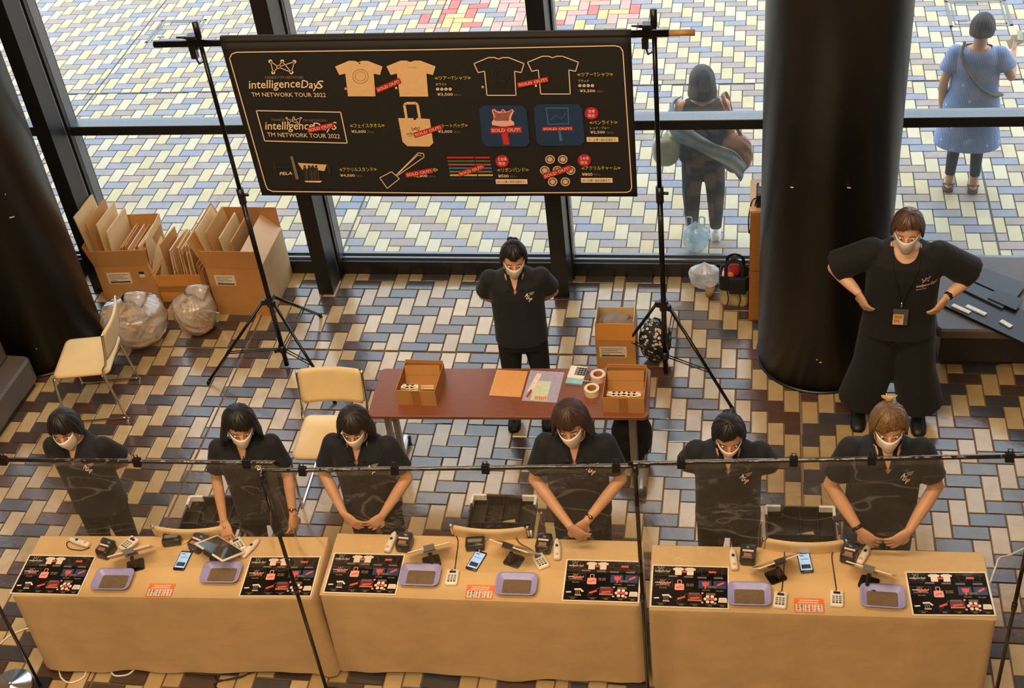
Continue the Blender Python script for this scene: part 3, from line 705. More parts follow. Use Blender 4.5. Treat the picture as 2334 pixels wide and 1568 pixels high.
for i, (nm, px) in enumerate(TB):
    c, a_ = quad_frame(px, ZT)
    TABLES[nm] = (c, a_)
    t = thing('folding_table', 'folding table hidden under the tan cloth of the %s counter, casters peeking out' % nm, 'table', (c.x, c.y, 0), a_, 'folding tables under the counters')
    MB().rrect(1.76, .42, .02, [(0, -.016), (0, .014)], (0, 0, .674)).build('tabletop', tabm, t)
    for q in (-1, 1):
        MB().box(q * .80 - .02, q * .80 + .02, -.025, .025, .07, .66).box(q * .80 - .022, q * .80 + .022, -.19, .19, .05, .08).build('leg', tabm, t)
        for r_ in (-1, 1):
            MB().tube([(q * .80 - .012, r_ * .17, .026), (q * .80 + .012, r_ * .17, .026)], .026, 14).build('caster', rubber, t, True)
    co = cloth_mesh(1.805, .472, 11 + i).build('tablecloth', cloth, None, True)
    co.location = (c.x, c.y, ZT); co.rotation_euler = (0, 0, a_)
    tag(co, 'tan suede tablecloth draped to the floor over the %s counter' % nm, 'tablecloth', 'tan tablecloths on the three counters')

# ------------------------------------------------------------------ printed boards on the counters
board_w = mat('board_white_edge', (236, 224, 204), .5, 0, .03)
ink = [mat('print_black_gloss', (22, 19, 19), .18, 0, .1), mat('print_white', (240, 224, 206), .4, 0, .03), mat('print_coral', (224, 92, 76), .4, 0, .05), mat('print_pink', (236, 160, 150), .4, 0, .04),
       mat('print_grey', (110, 98, 92), .4, 0, .06), mat('print_yellow', (196, 170, 110), .4, 0, .05), mat('print_blue', (52, 66, 104), .4, 0, .06), mat('print_maroon', (120, 40, 38), .4, 0, .06)]
def P2(mb, pts, mi, z=.0034): mb.add([(x, y, z) for x, y in pts], [tuple(range(len(pts)))], mi)
def rect(mb, x, y, w_, h_, mi, z=.0034, a_=0.):
    ca, sa = cos(a_), sin(a_)
    P2(mb, [(x + ca * u - sa * v, y + sa * u + ca * v) for u, v in ((-w_ / 2, -h_ / 2), (w_ / 2, -h_ / 2), (w_ / 2, h_ / 2), (-w_ / 2, h_ / 2))], mi, z)
def disc(mb, x, y, r, mi, z=.0034, n=12, sy=1.): P2(mb, [(x + r * cos(2 * pi * k / n), y + r * sy * sin(2 * pi * k / n)) for k in range(n)], mi, z)
SHIRT = [(-.5, .34), (-.20, .5), (-.08, .5), (0, .46), (.08, .5), (.20, .5), (.5, .34), (.43, .10), (.30, .14), (.29, -.5), (-.29, -.5), (-.30, .14), (-.43, .10)]
def shirt(mb, x, y, w_, h_, mi, z=.0034): P2(mb, [(x + u * w_, y + v * h_) for u, v in SHIRT], mi, z)
def outline(mb, pts, wd, mi, z=.0035):
    n = len(pts)
    for i in range(n if n > 2 else 1):
        a, b = pts[i], pts[(i + 1) % n]; dx, dy = b[0] - a[0], b[1] - a[1]; L_ = sqrt(dx * dx + dy * dy) + 1e-9; nx, ny = -dy / L_ * wd / 2, dx / L_ * wd / 2
        P2(mb, [(a[0] - nx, a[1] - ny), (b[0] - nx, b[1] - ny), (b[0] + nx, b[1] + ny), (a[0] + nx, a[1] + ny)], mi, z)
CROWN = [(0, 1), (.48, 1), (.98, .98), (.35, .42), (.17, 0), (.86, .02)]
CROWN_E = ((0, 3), (0, 4), (3, 4), (3, 1), (3, 2), (3, 5), (1, 5), (2, 5))
def emblem(mb, x, y, w_, h_, mi, z, r=.06, wd=.02):
    q = [(x + u * w_, y + v * h_) for u, v in CROWN]
    for a, b in CROWN_E: outline(mb, [q[a], q[b]], wd * w_, mi, z)
    for p in q: disc(mb, p[0], p[1], r * w_, mi, z)
def line_t(mb, s_, x, y, w_, h_, mi, z, bold=0., shear=0., a_=0.):
    ca, sa = cos(a_), sin(a_)
    fit_text(mb, s_, w_, h_, lambda u, v: (x + ca * u - sa * v, y + sa * u + ca * v, z), mi, bold, shear)
def board_print():
    W, H_ = .405, .280; mb = MB(); z = .0036
    def X(u): return (u - .5) * W
    def Y(v): return (.5 - v) * H_
    emblem(mb, X(.07), Y(.10), .03, .022, 1, z); line_t(mb, 'intelligence DayS', X(.02), Y(.165), .085, .018, 1, z, .01, .3); line_t(mb, 'TM NETWORK TOUR 2022', X(.025), Y(.195), .075, .006, 4, z)
    outline(mb, [(X(.18), Y(.02)), (X(.18), Y(.24))], .0012, 4, z); outline(mb, [(X(.0), Y(.24)), (X(.18), Y(.24))], .0012, 4, z)
    for cx in (.34, .50): shirt(mb, X(cx), Y(.12), .062, .054, 1, z)
    rect(mb, X(.42), Y(.135), .032, .012, 2, z + .0002, .05)
    for cx in (.70, .88): outline(mb, [(X(cx) + u * .062, Y(.12) + v * .054) for u, v in SHIRT], .001, 4, z)
    rect(mb, X(.80), Y(.125), .040, .014, 2, z + .0002)
    for cx, cy in ((.27, .25), (.48, .26), (.66, .27), (.88, .27)): rect(mb, X(cx), Y(cy), .05, .012, 4, z); line_t(mb, 'ツアーTシャツ', X(cx) - .022, Y(cy) - .003, .044, .005, 3, z + .0002)
    outline(mb, [(X(.01), Y(.34)), (X(.27), Y(.34)), (X(.27), Y(.52)), (X(.01), Y(.52))], .0014, 4, z)
    emblem(mb, X(.10), Y(.40), .026, .014, 1, z); line_t(mb, 'intelligence DayS', X(.03), Y(.45), .088, .016, 1, z, .01, .3); rect(mb, X(.16), Y(.44), .045, .013, 2, z + .0002, .06); line_t(mb, 'TM NETWORK TOUR 2022', X(.04), Y(.49), .078, .006, 1, z)
    P2(mb, [(X(.30), Y(.44)), (X(.42), Y(.44)), (X(.425), Y(.58)), (X(.41), Y(.60)), (X(.31), Y(.60)), (X(.295), Y(.58))], 3, z)
    outline(mb, [(X(.335), Y(.44)), (X(.335), Y(.35)), (X(.385), Y(.35)), (X(.385), Y(.44))], .004, 3, z)
    rect(mb, X(.36), Y(.52), .034, .008, 2, z + .0002, .3)
    rect(mb, X(.70), Y(.44), .07, .055, 6, z - .0001); rect(mb, X(.90), Y(.44), .07, .055, 6, z - .0001)
    P2(mb, [(X(.66), Y(.37)), (X(.69), Y(.385)), (X(.71), Y(.365)), (X(.73), Y(.385)), (X(.76), Y(.37)), (X(.75), Y(.47)), (X(.72), Y(.48)), (X(.715), Y(.55)), (X(.70), Y(.55)), (X(.695), Y(.48)), (X(.67), Y(.47))], 2, z)
    rect(mb, X(.91), Y(.42), .042, .013, 2, z + .0002, .55); rect(mb, X(.80), Y(.50), .045, .014, 4, z + .0002)
    for cx, cy in ((.14, .57), (.50, .46), (.50, .50), (.72, .60), (.90, .61)): line_t(mb, '¥2,600', X(cx) - .02, Y(cy), .04, .008, 5, z)
    P2(mb, [(X(.02), Y(.80)), (X(.09), Y(.79)), (X(.10), Y(.82)), (X(.03), Y(.83))], 1, z)
    P2(mb, [(X(.13), Y(.72)), (X(.22), Y(.71)), (X(.27), Y(.79)), (X(.24), Y(.80)), (X(.22), Y(.75)), (X(.14), Y(.76))], 1, z)
    for cx in (.16, .185, .21): rect(mb, X(cx), Y(.81), .006, .036, 4, z)
    rect(mb, X(.19), Y(.88), .036, .006, 1, z)
    outline(mb, [(X(.34), Y(.89)), (X(.39), Y(.85)), (X(.37), Y(.81)), (X(.32), Y(.85))], .0014, 4, z); outline(mb, [(X(.37), Y(.83)), (X(.47), Y(.68))], .003, 4, z)
    rect(mb, X(.39), Y(.79), .045, .013, 2, z + .0002, .4)
    rect(mb, X(.57), Y(.78), .075, .05, 7, z); rect(mb, X(.57), Y(.84), .075, .006, 5, z + .0001); rect(mb, X(.57), Y(.785), .05, .012, 2, z + .0002, .12); rect(mb, X(.56), Y(.68), .06, .014, 4, z)
    for cx, cy, r_, mi in ((.74, .74, .010, 1), (.80, .74, .010, 1), (.71, .80, .010, 1), (.84, .80, .010, 1), (.74, .87, .010, 1), (.80, .87, .010, 1), (.84, .90, .007, 3), (.67, .66, .006, 3), (.67, .89, .007, 3)): disc(mb, X(cx), Y(cy), r_, mi, z)
    rect(mb, X(.775), Y(.80), .046, .014, 2, z + .0002, .1); rect(mb, X(.78), Y(.68), .05, .016, 4, z)
    P2(mb, [(X(.89), Y(.76)), (X(.985), Y(.76)), (X(.995), Y(.79)), (X(.995), Y(.88)), (X(.88), Y(.88))], 1, z)
    for k in range(3): rect(mb, X(.935), Y(.80 + .025 * k), .03, .002, 5, z + .0002)
    for cx in (.12, .39, .57, .77, .93):
        line_t(mb, 'アクリルスタンド', X(cx) - .024, Y(.945), .048, .006, 5, z); line_t(mb, '¥800', X(cx) - .01, Y(.975), .022, .006, 5, z)
    return mb
bp_me = board_print().mesh('printed_menu', ink)
bd_me = MB().box(-.2125, .2125, -.150, .150, 0, .003).mesh('board', [board_w]); bk_me = MB().box(-.2035, .2035, -.141, .141, .0028, .0034).mesh('black_field', [ink[0]])
for nm, place, px in (('left', 'left end of the left counter', [(62, 1264), (222, 1268), (186, 1358), (18, 1354)]), ('left', 'right end of the left counter', [(574, 1269), (733, 1267), (709, 1362), (541, 1360)]),
                      ('middle', 'left end of the middle counter', [(762, 1259), (924, 1263), (905, 1358), (733, 1353)]), ('middle', 'right end of the middle counter', [(1294, 1273), (1462, 1278), (1453, 1377), (1281, 1372)]),
                      ('right', 'left end of the right counter', [(1486, 1285), (1662, 1290), (1662, 1392), (1481, 1386)]), ('right', 'right end of the right counter', [(2062, 1302), (2248, 1303), (2272, 1406), (2078, 1405)])):
    c, a_ = quad_frame(px, ZT + .003)
    t = thing('menu_board', 'glossy black merchandise price board with white edge at the ' + place, 'sign', (c.x, c.y, ZT + .003), a_, 'price boards lying on the counters')
    for me, n_ in ((bd_me, 'board'), (bk_me, 'black_field'), (bp_me, 'printed_menu')): link(n_, me, t)

# ------------------------------------------------------------------ small things on the counters
lilac = mat('tray_lilac_plastic', (160, 156, 210), .35, 0, .05); traymat = mat('tray_mat_brown_rubber', (112, 92, 68), .7, 0, .12, 50)
white_pl = mat('white_plastic', (236, 228, 212), .4, 0, .03); dark_pl = mat('dark_plastic', (26, 24, 24), .32, 0, .2); grey_pl = mat('grey_plastic', (120, 116, 112), .4, 0, .06)
screen_on = mat('screen_lit', (150, 190, 230), .2, 0, .25, 60, emit=(150, 195, 240), emits=.55); screen_off = mat('screen_glass_dark', (38, 44, 54), .12, 0, .3, 30)
Z0 = ZT + .0028
def copy_tree(o, parent=None):
    c = o.copy(); COL.objects.link(c)
    if parent: c.parent = parent
    for ch in list(o.children): copy_tree(ch, c)
    return c
class Proto:
    """first call moves the built thing, later calls copy it with its parts"""
    def __init__(s, root): s.r = root; s.used = False
    def put(s, loc, rz, label, group=None):
        o = copy_tree(s.r) if s.used else s.r
        s.used = True; o.location = loc; o.rotation_euler = (0, 0, rz); o['label'] = label
        if group: o['group'] = group
        return o
def seg(p0, p1, z):
    a, b = at(p0[0], p0[1], z), at(p1[0], p1[1], z); d = b - a
    return (a + b) / 2, atan2(d.y, d.x)
# coin trays
t = thing('coin_tray', '', 'tray')
tr = MB()
tr.rings([[(x, y, z) for x, y in rr(w_, d_, r_, 5)] for w_, d_, r_, z in ((.17, .105, .02, 0), (.215, .145, .03, .028), (.232, .162, .035, .030), (.232, .162, .035, .033), (.212, .142, .03, .031), (.168, .103, .018, .004))])
tr.build('tray_shell', lilac, t, True)
MB().rrect(.160, .098, .012, [(0, .004), (.001, .0065)]).build('rubber_mat', traymat, t)
TR = Proto(t)
for px, py, a_, lb in ((260, 1327, 0, 'on the left half of the left counter'), (507, 1311, 0, 'on the right half of the left counter'), (959, 1317, 0, 'beside the left board of the middle counter'),
                       (1178, 1338, 0, 'right of the orange sheet on the middle counter'), (1708, 1361, 0, 'beside the left board of the right counter'), (2011, 1366, -3, 'beside the right board of the right counter')):
    c = at(px, py, Z0); nm = 'left' if px < 740 else ('middle' if px < 1470 else 'right')
    TR.put((c.x, c.y, Z0), TABLES[nm][1] + R(a_), 'lilac coin tray with brown rubber mat ' + lb, 'lilac coin trays')
# orange payment sheets
osh = [mat('paper_orange', (238, 122, 62), .6, 0, .05), mat('paper_cream', (240, 226, 204), .6, 0, .03), mat('print_dark', (70, 54, 50), .6, 0, .1), mat('print_red', (196, 60, 44), .5)]
t = thing('payment_sheet', '', 'sign')
MB().box(-.078, .078, -.048, .048, 0, .0012).build('orange_card', osh[0], t)
mb = MB(); rg = random.Random(3)
for y_, x_ in ((.034, -.048), (.019, -.056)):
    while x_ < .046: w__ = rg.uniform(.005, .010); rect(mb, x_ + w__ / 2, y_, w__, .007, 1, .0014); x_ += w__ + .002
for k in range(3):
    x0 = -.048 + .048 * k; rect(mb, x0, -.018, .043, .050, 1, .0013)
    for r_ in range(4):
        for q in (-.009, .010): rect(mb, x0 + q, .000 - .012 * r_, rg.uniform(.008, .014), rg.uniform(.004, .008), rg.choice((2, 2, 3)), .0015)
mb2 = mb; mb2.v = mb2.v; mb2.build('printed_panels', osh, t)
OS = Proto(t)
for px, py, nm in ((366, 1345, 'left'), (1094, 1349, 'middle'), (1844, 1380, 'right')):
    c = at(px, py, Z0); OS.put((c.x, c.y, Z0), TABLES[nm][1], 'orange and white payment sheet near the front edge of the %s counter' % nm, 'orange payment sheets')
# hand scanners
t = thing('hand_scanner', '', 'scanner')
MB().rings([[(x, hw * cos(2 * pi * k / 12), .017 + hz * sin(2 * pi * k / 12)) for k in range(12)] for x, hw, hz in ((-.078, .016, .010), (-.074, .020, .014), (-.03, .0225, .0165), (.02, .0225, .016), (.055, .017, .013), (.072, .010, .009), (.078, .004, .005))]).build('shell', white_pl, t, True)
MB().ell((.012, 0, .032), (.012, .009, .003), 14, 8).build('trigger_button', dark_pl, t, True)
MB().box(-.06, -.045, -.008, .008, .0335, .0345).build('label', ink[3], t)
HS = Proto(t)
for p0, p1, lb in (((204, 1246), (160, 1232), 'lying flat at the back left of the left counter'), ((556, 1270), (588, 1236), 'beside the tablet on the left counter'), ((884, 1258), (900, 1220), 'left of the receipt printer on the middle counter'),
                   ((1270, 1276), (1270, 1235), 'upright at the right of the middle counter'), ((1674, 1298), (1669, 1258), 'with red label at the back of the right counter'), ((1960, 1284), (1979, 1250), 'leaning by the tablet on the right counter')):
    c, a_ = seg(p0, p1, Z0); HS.put((c.x, c.y, Z0), a_, 'white hand barcode scanner ' + lb, 'white hand scanners')
# receipt printers
t = thing('receipt_printer', '', 'printer')
MB().rrect(.088, .108, .018, [(0.002, 0), (0, .004), (0, .050), (.004, .060), (.012, .064)]).build('body', dark_pl, t, True)
MB().tube([(-.038, .030, .055), (.038, .030, .055)], .024, 16).build('paper_cover', mat('cover_gloss_navy', (40, 46, 62), .08, 0, .2), t, True)
MB().box(-.030, .030, -.006, .004, .063, .070).build('paper_slip', white_pl, t)
MB().box(-.022, .022, -.042, -.018, .0642, .0655).build('label', mat('label_copper', (170, 110, 80), .4, 0, .2, 80), t)
RP = Proto(t)
for px, py, a_, lb in ((242, 1252, -14, 'between scanner and tablet on the left counter'), (452, 1238, -22, 'behind the tablet on the left counter'), (922, 1236, -4, 'next to the scanner on the middle counter'),
                       (1240, 1240, -4, 'right of the tablet on the middle counter'), (1705, 1265, -4, 'with red label at the back of the right counter'), (1936, 1262, -16, 'at the right end of the back row on the right counter')):
    c = at(px, py, Z0 + .03); RP.put((c.x, c.y, Z0), R(a_), 'black mobile receipt printer ' + lb, 'black receipt printers')
# card terminals
t = thing('card_terminal', '', 'card reader')
MB().rrect(.070, .110, .010, [(.002, 0), (0, .003), (0, .015), (.003, .018)]).build('body', white_pl, t, True)
MB().box(-.018, .018, .026, .042, .0181, .0188).build('display', screen_off, t)
for i in range(3):
    for j in range(4): MB().rrect(.013, .009, .002, [(0, .018), (.001, .0195)], (-.017 + .017 * i, .008 - .0135 * j, 0)).build('key', dark_pl if j == 3 else grey_pl, t)
MB().box(-.012, .0, .044, .052, .0181, .0187).build('red_mark', osh[3], t)
CT = Proto(t)
for p0, p1, z_, lb in (((275, 1258), (313, 1226), .03, 'tilted on the tablet of the left counter'), ((552, 1258), (535, 1230), 0, 'under the hand of the person with bob hair'), ((1028, 1336), (1034, 1301), 0, 'wired, beside the orange sheet of the middle counter'),
                       ((1243, 1299), (1222, 1265), 0, 'turned askew in front of the middle counter printer'), ((1776, 1389), (1780, 1352), 0, 'wired, right of the left tray on the right counter'), ((1907, 1386), (1907, 1348), 0, 'wired, left of the right tray on the right counter')):
    c, a_ = seg(p0, p1, Z0 + z_); CT.put((c.x, c.y, Z0 + z_), a_ - pi / 2, 'white card terminal with keypad ' + lb, 'white card terminals')
# phones
t = thing('smartphone', '', 'phone')
MB().rrect(.071, .146, .009, [(.001, 0), (0, .002), (0, .007), (.001, .008)]).build('body', dark_pl, t, True)
sco = MB().box(-.031, .031, -.056, .060, .0081, .0085); sco.build('screen', screen_on, t)
mb = MB(); rect(mb, -.012, .048, .02, .006, 2, .0087); rect(mb, 0, -.03, .05, .03, 6, .0087); rect(mb, 0, .022, .04, .004, 4, .0087)
mb.build('screen_print', [ink[0], ink[1], mat('print_navy', (50, 60, 90), .5), ink[3], ink[4], ink[5], mat('print_indigo', (44, 50, 84), .4)], t)
PHN = Proto(t)
for p0, p1, lb in (((408, 1298), (426, 1260), 'lying on the left counter near the tray'), ((1073, 1300), (1098, 1259), 'with white cable on the middle counter'), ((1840, 1306), (1830, 1262), 'with white plug in the middle of the right counter')):
    c, a_ = seg(p0, p1, Z0); PHN.put((c.x, c.y, Z0), a_ - pi / 2, 'black smartphone with lit screen ' + lb, 'smartphones on the counters')
# tablets on stands
def tablet(loc, rz, tilt, label):
    t = thing('tablet', label, 'tablet', loc, rz, 'tablets on the counters'); ct, st_ = cos(R(tilt)), sin(R(tilt)); hz = .036 + .0875 * st_
    TM = Matrix.Translation((0, 0, hz)) @ Matrix.Rotation(R(tilt), 4, 'X')
    MB().rrect(.250, .175, .010, [(.001, -.0035), (0, -.002), (0, .002), (.001, .0035)]).xf(TM).build('casing', white_pl, t, True)
    MB().box(-.110, .110, -.075, .075, .0036, .0042).xf(TM).build('screen', screen_off, t)
    sd = MB(); sd.rrect(.10, .09, .012, [(0, 0), (0, .008)], (0, .02, 0)); sd.tube([(0, .03, .006), (0, .055, .03), (0, .035, hz - .01)], [.012, .011, .012], 10); sd.obox((0, .012, hz - .012), (.036, 0, 0), (0, .030 * ct, .030 * st_), (0, -.006 * st_, .006 * ct))
    sd.build('stand', dark_pl, t)
    MB().obox((0, .092 * ct, hz + .092 * st_), (.030, 0, 0), (0, .007 * ct, .007 * st_), (0, -.016 * st_, .016 * ct)).build('clamp', dark_pl, t)
for px, py, a_, tl_, lb in ((300, 1262, 205, 49, 'on a black stand, edge-on, on the left half of the left counter'), (500, 1246, 150, 24, 'showing its dark screen on the left counter'), (978, 1253, 202, 48, 'on a black stand, left one on the middle counter'),
                       (1172, 1250, 160, 48, 'on a black stand, right one on the middle counter'), (1765, 1285, 208, 48, 'on a black stand, left one on the right counter'), (1985, 1300, 161, 48, 'on a black stand, right one on the right counter')):
    c = at(px, py, Z0 + .085); tablet((c.x, c.y, Z0), R(a_), tl_, 'white tablet ' + lb)
# black cable boxes at the back edge
t = thing('card_swiper', '', 'device')
MB().rrect(.11, .075, .008, [(.004, 0), (0, .012), (0, .045), (.003, .05)]).build('body', dark_pl, t, True)
MB().box(-.04, .04, -.012, .012, .05, .055).build('lid_strip', grey_pl, t)
CS = Proto(t)
for px, py, a_, lb in ((392, 1228, 12, 'left'), (1083, 1238, 8, 'middle')):
    c = at(px, py, Z0 + .03); CS.put((c.x, c.y, Z0), R(a_), 'black box-shaped device with grey strip at the back edge of the %s counter' % lb, 'black boxes at the counter backs')
# cables
cbw = mat('cable_white', (230, 222, 205), .5); cbk = mat('cable_black', (30, 24, 22), .5)
def spl(pts, n=8):
    out = []; P = [V3(p) for p in pts]
    for i in range(len(P) - 1):
        p0, p1, p2, p3 = P[max(i - 1, 0)], P[i], P[i + 1], P[min(i + 2, len(P) - 1)]
        for k in range(n):
            t = k / n
            out.append(.5 * ((2 * p1) + (-p0 + p2) * t + (2 * p0 - 5 * p1 + 4 * p2 - p3) * t * t + (-p0 + 3 * p1 - 3 * p2 + p3) * t ** 3))
    return out + [P[-1]]
def cable(label, pts, z, m, r=.003, name='cable', g=None):
    pp_ = [at(p[0], p[1], p[2] if len(p) > 2 else z) for p in pts]
    o = MB().tube(spl(pp_), r, 6).build(name, m, None, True); return tag(o, label, 'cable', g)
zc = Z0 + .004
cable('thin black cable from the middle counter terminal back to the table edge', [(1036, 1301), (1040, 1270), (1044, 1235), (1040, 1222)], zc, cbk)
cable('thin black cable of the left terminal on the right counter', [(1781, 1352), (1786, 1310), (1788, 1262), (1786, 1254)], zc, cbk)
cable('thin black cable of the right terminal on the right counter', [(1907, 1348), (1900, 1300), (1896, 1268), (1900, 1254)], zc, cbk)
cable('black cable curling from the askew terminal to the middle counter back', [(1224, 1265), (1210, 1252), (1185, 1238), (1176, 1222), (1190, 1220)], zc + .01, cbk)
cable('white charging cable looping from the middle phone past the black box', [(1092, 1258), (1094, 1246), (1106, 1230), (1116, 1222)], zc + .01, cbw)
cable('white charging plug lead of the right counter phone', [(1829, 1262), (1827, 1255), (1820, 1250)], zc, cbw)
cable('white lead curving beside the black box on the left counter', [(402, 1244), (404, 1240), (424, 1236), (434, 1224)], zc, cbw)
cable('black lead coiled around the scanner at the back of the left counter', [(162, 1232), (152, 1238), (158, 1250), (186, 1254), (205, 1248)], zc, cbk)
cable('white power cable looping on the floor under the left counter corner', [(134, 1522), (140, 1545), (160, 1556), (190, 1544), (198, 1524)], .006, cbw, .006)
cable('white power cable loop under the middle of the left counter', [(252, 1528), (262, 1540), (290, 1538), (306, 1526)], .006, cbw, .006)
cable('white cable running across the floor at the left picture edge', [(0, 1468), (20, 1450), (45, 1438), (70, 1430)], .006, cbw, .006)
cable('thin black cable tangled on the floor before the left counter', [(598, 1526), (560, 1538), (505, 1552), (488, 1560), (500, 1572)], .005, cbk, .004)
cable('second black cable crossing the floor before the left counter', [(575, 1528), (548, 1544), (500, 1550), (490, 1540)], .009, cbk, .004)
cable('white cable hanging down beside the right counter end', [(2256, 1330, .5), (2270, 1290, .45), (2278, 1272, .4), (2300, 1266, .3), (2334, 1250, .2)], 0, cbw, .006)
# ------------------------------------------------------------------ clear screen: posts, rods, vinyl sheets, clips
def chain(label, name, cat, loc, rz=0, group=None): return thing(name, label, cat, loc, rz, group)
YR = lambda x: 4.475 + (x + 2.5) * .035        # the screen stands a hand's width in front of the counters
pole_m = mat('post_black_gloss', (20, 18, 18), .25, .3, .2)
RODZ = []
def at_screen(u, v):
    d = ray(u, v); t = (4.475 + 2.5 * .035) / (d.y - .035 * d.x); return Vector((d.x * t, d.y * t, CAMH + d.z * t))
A0, A1 = at_screen(-60, 1047), at_screen(636, 1056); B0, B1 = at_screen(598, 1073), at_screen(1482, 1062); C0, C1 = at_screen(1432, 1057), at_screen(2400, 1038)
for (p, lb) in ((at_screen(-42, 1300), 'at the left picture edge'), (at_screen(592, 1064), 'between the left and middle counters'), (at_screen(1448, 1060), 'between the middle and right counters'), (at_screen(2334, 1270), 'at the right end of the right counter')):
    zt = {0: 1.83}.get(0); top = 1.80 if p.x < -3 else (1.82 if p.x < -2 else (1.90 if p.x < 0 else 2.02))
    t = thing('screen_post', 'slim black post on a flat foot ' + lb, 'post', (p.x, p.y - .012, 0), 0, 'black posts of the clear screen')
    MB().tube([(0, 0, .012), (0, 0, top)], .0105, 12).build('pole', pole_m, t, True)
    MB().rrect(.10, .34, .02, [(.003, 0), (0, .003), (0, .010), (.004, .013)], (0, -.10, 0)).build('foot', frame_black, t)
    MB().tube([(0, 0, top - .02), (0, 0, top + .03)], [.016, .014], 12).build('top_knob', dark_pl, t, True)
    MB().tube([(0, 0, .95), (0, 0, 1.0)], .0145, 12).build('collar', dark_pl, t, True)
ROD = (('left', A0, A1, .0), ('middle', B0, B1, 0), ('right', C0, C1, 0))
clip_m = mat('clip_black', (18, 16, 16), .4)
for nm, a, b, _ in ROD:
    o = MB().tube([a, b], .0105, 12).build('screen_rod', pole_m, None, True); tag(o, 'black rod carrying the %s clear vinyl sheet' % nm, 'rod', 'rods of the clear screen')
    # sheet: long flap to just above the counter, short flap folded over the rod
    rg = random.Random({'left': 3, 'middle': 5, 'right': 8}[nm]); NX, NZ = 120, 26; rows = []
    f = [(rg.uniform(4, 16), rg.uniform(2, 9), rg.uniform(0, 6.3), rg.uniform(.002, .006)) for _ in range(7)]
    za, zc_ = at_screen(300, 1283), at_screen(1900, 1300)
    def zb(x): return za.z + (zc_.z - za.z) * (x - za.x) / (zc_.x - za.x)
    gx = {'left': .985, 'middle': .0, 'right': .0}[nm]
    def pt(i, j):
        u = i / NX; v = j / NZ; p = a.lerp(b, .012 + u * .976); z = p.z - .004 - (p.z - zb(p.x)) * v
        y = p.y - .013 - .012 * v
        for fx, fz, ph, am in f: y += am * min(1, v * 4) * sin(fx * u * 2 + fz * v * 2 + ph + 2 * sin(3 * u + 2 * v + ph))
        dg = abs(u - gx); y += .030 * math.exp(-(dg / (.03 + .16 * v)) ** 2) * sin((dg / (.03 + .16 * v)) * 14) * min(1, v * 3) * (1 - .5 * v)
        return Vector((p.x, y, z))
    rows = [[pt(i, j) for i in range(NX + 1)] for j in range(NZ + 1)]
    over = [[a.lerp(b, .012 + i / NX * .976) + Vector((0, dy, dz)) for i in range(NX + 1)] for dy, dz in ((.0135, -.055), (.0135, -.002), (.009, .010), (0, .0135), (-.009, .010))]
    sh = MB().rings(over + rows, 0, False, False, False).build('vinyl_sheet', plastic, None, True)
    tag(sh, 'clear wrinkled vinyl sheet hanging from the %s rod before the counter' % nm, 'screen', 'clear vinyl sheets')
for px, py, nm, lb in ((8, 1047, 'left', 'nearest the left picture edge'), (312, 1049, 'left', 'in front of the short-haired staff at far left'), (562, 1053, 'left', 'beside the post between left and middle counters'),
                   (690, 1072, 'middle', 'just right of the second post from left'), (900, 1068, 'middle', 'by the fringe-haired staff'), (1107, 1066, 'middle', 'at the middle of the middle rod'), (1405, 1063, 'middle', 'near the right end of the middle rod'),
                   (1553, 1054, 'right', 'near the left end of the right rod'), (1809, 1049, 'right', 'at the middle of the right rod'), (1987, 1046, 'right', 'in front of the blond-streaked staff'), (2301, 1040, 'right', 'near the right picture edge')):
    a, b = {'left': (A0, A1), 'middle': (B0, B1), 'right': (C0, C1)}[nm]
    p0 = at_screen(px, py); u = (p0.x - a.x) / (b.x - a.x); p = a.lerp(b, u)
    t = thing('binder_clip', 'black binder clip on the vinyl rod ' + lb, 'clip', p, 0, 'black binder clips')
    MB().rings([[(x, y, z) for y, z in ((-.020, -.022), (.020, -.022), (.010, .022), (-.010, .022))] for x in (-.019, .019)]).build('jaw', clip_m, t)
    MB().tube([(-.008, 0, .02), (-.010, .002, .044), (.010, .002, .044), (.008, 0, .02)], .003, 6).build('handle', clip_m, t)
# round steel pedestal at the lower left
c = at(40, 1562)
t = thing('stanchion_base', 'round brushed steel pedestal on the floor at the lower left corner', 'stand', (c.x - .03, c.y - .02, 0))
spun = mat('spun_steel', (205, 208, 210), .22, 1., .06)
MB().lathe([(.135, 0), (.135, .012), (.125, .02), (.02, .034), (.018, .036)], 48).build('dish', spun, t, True)

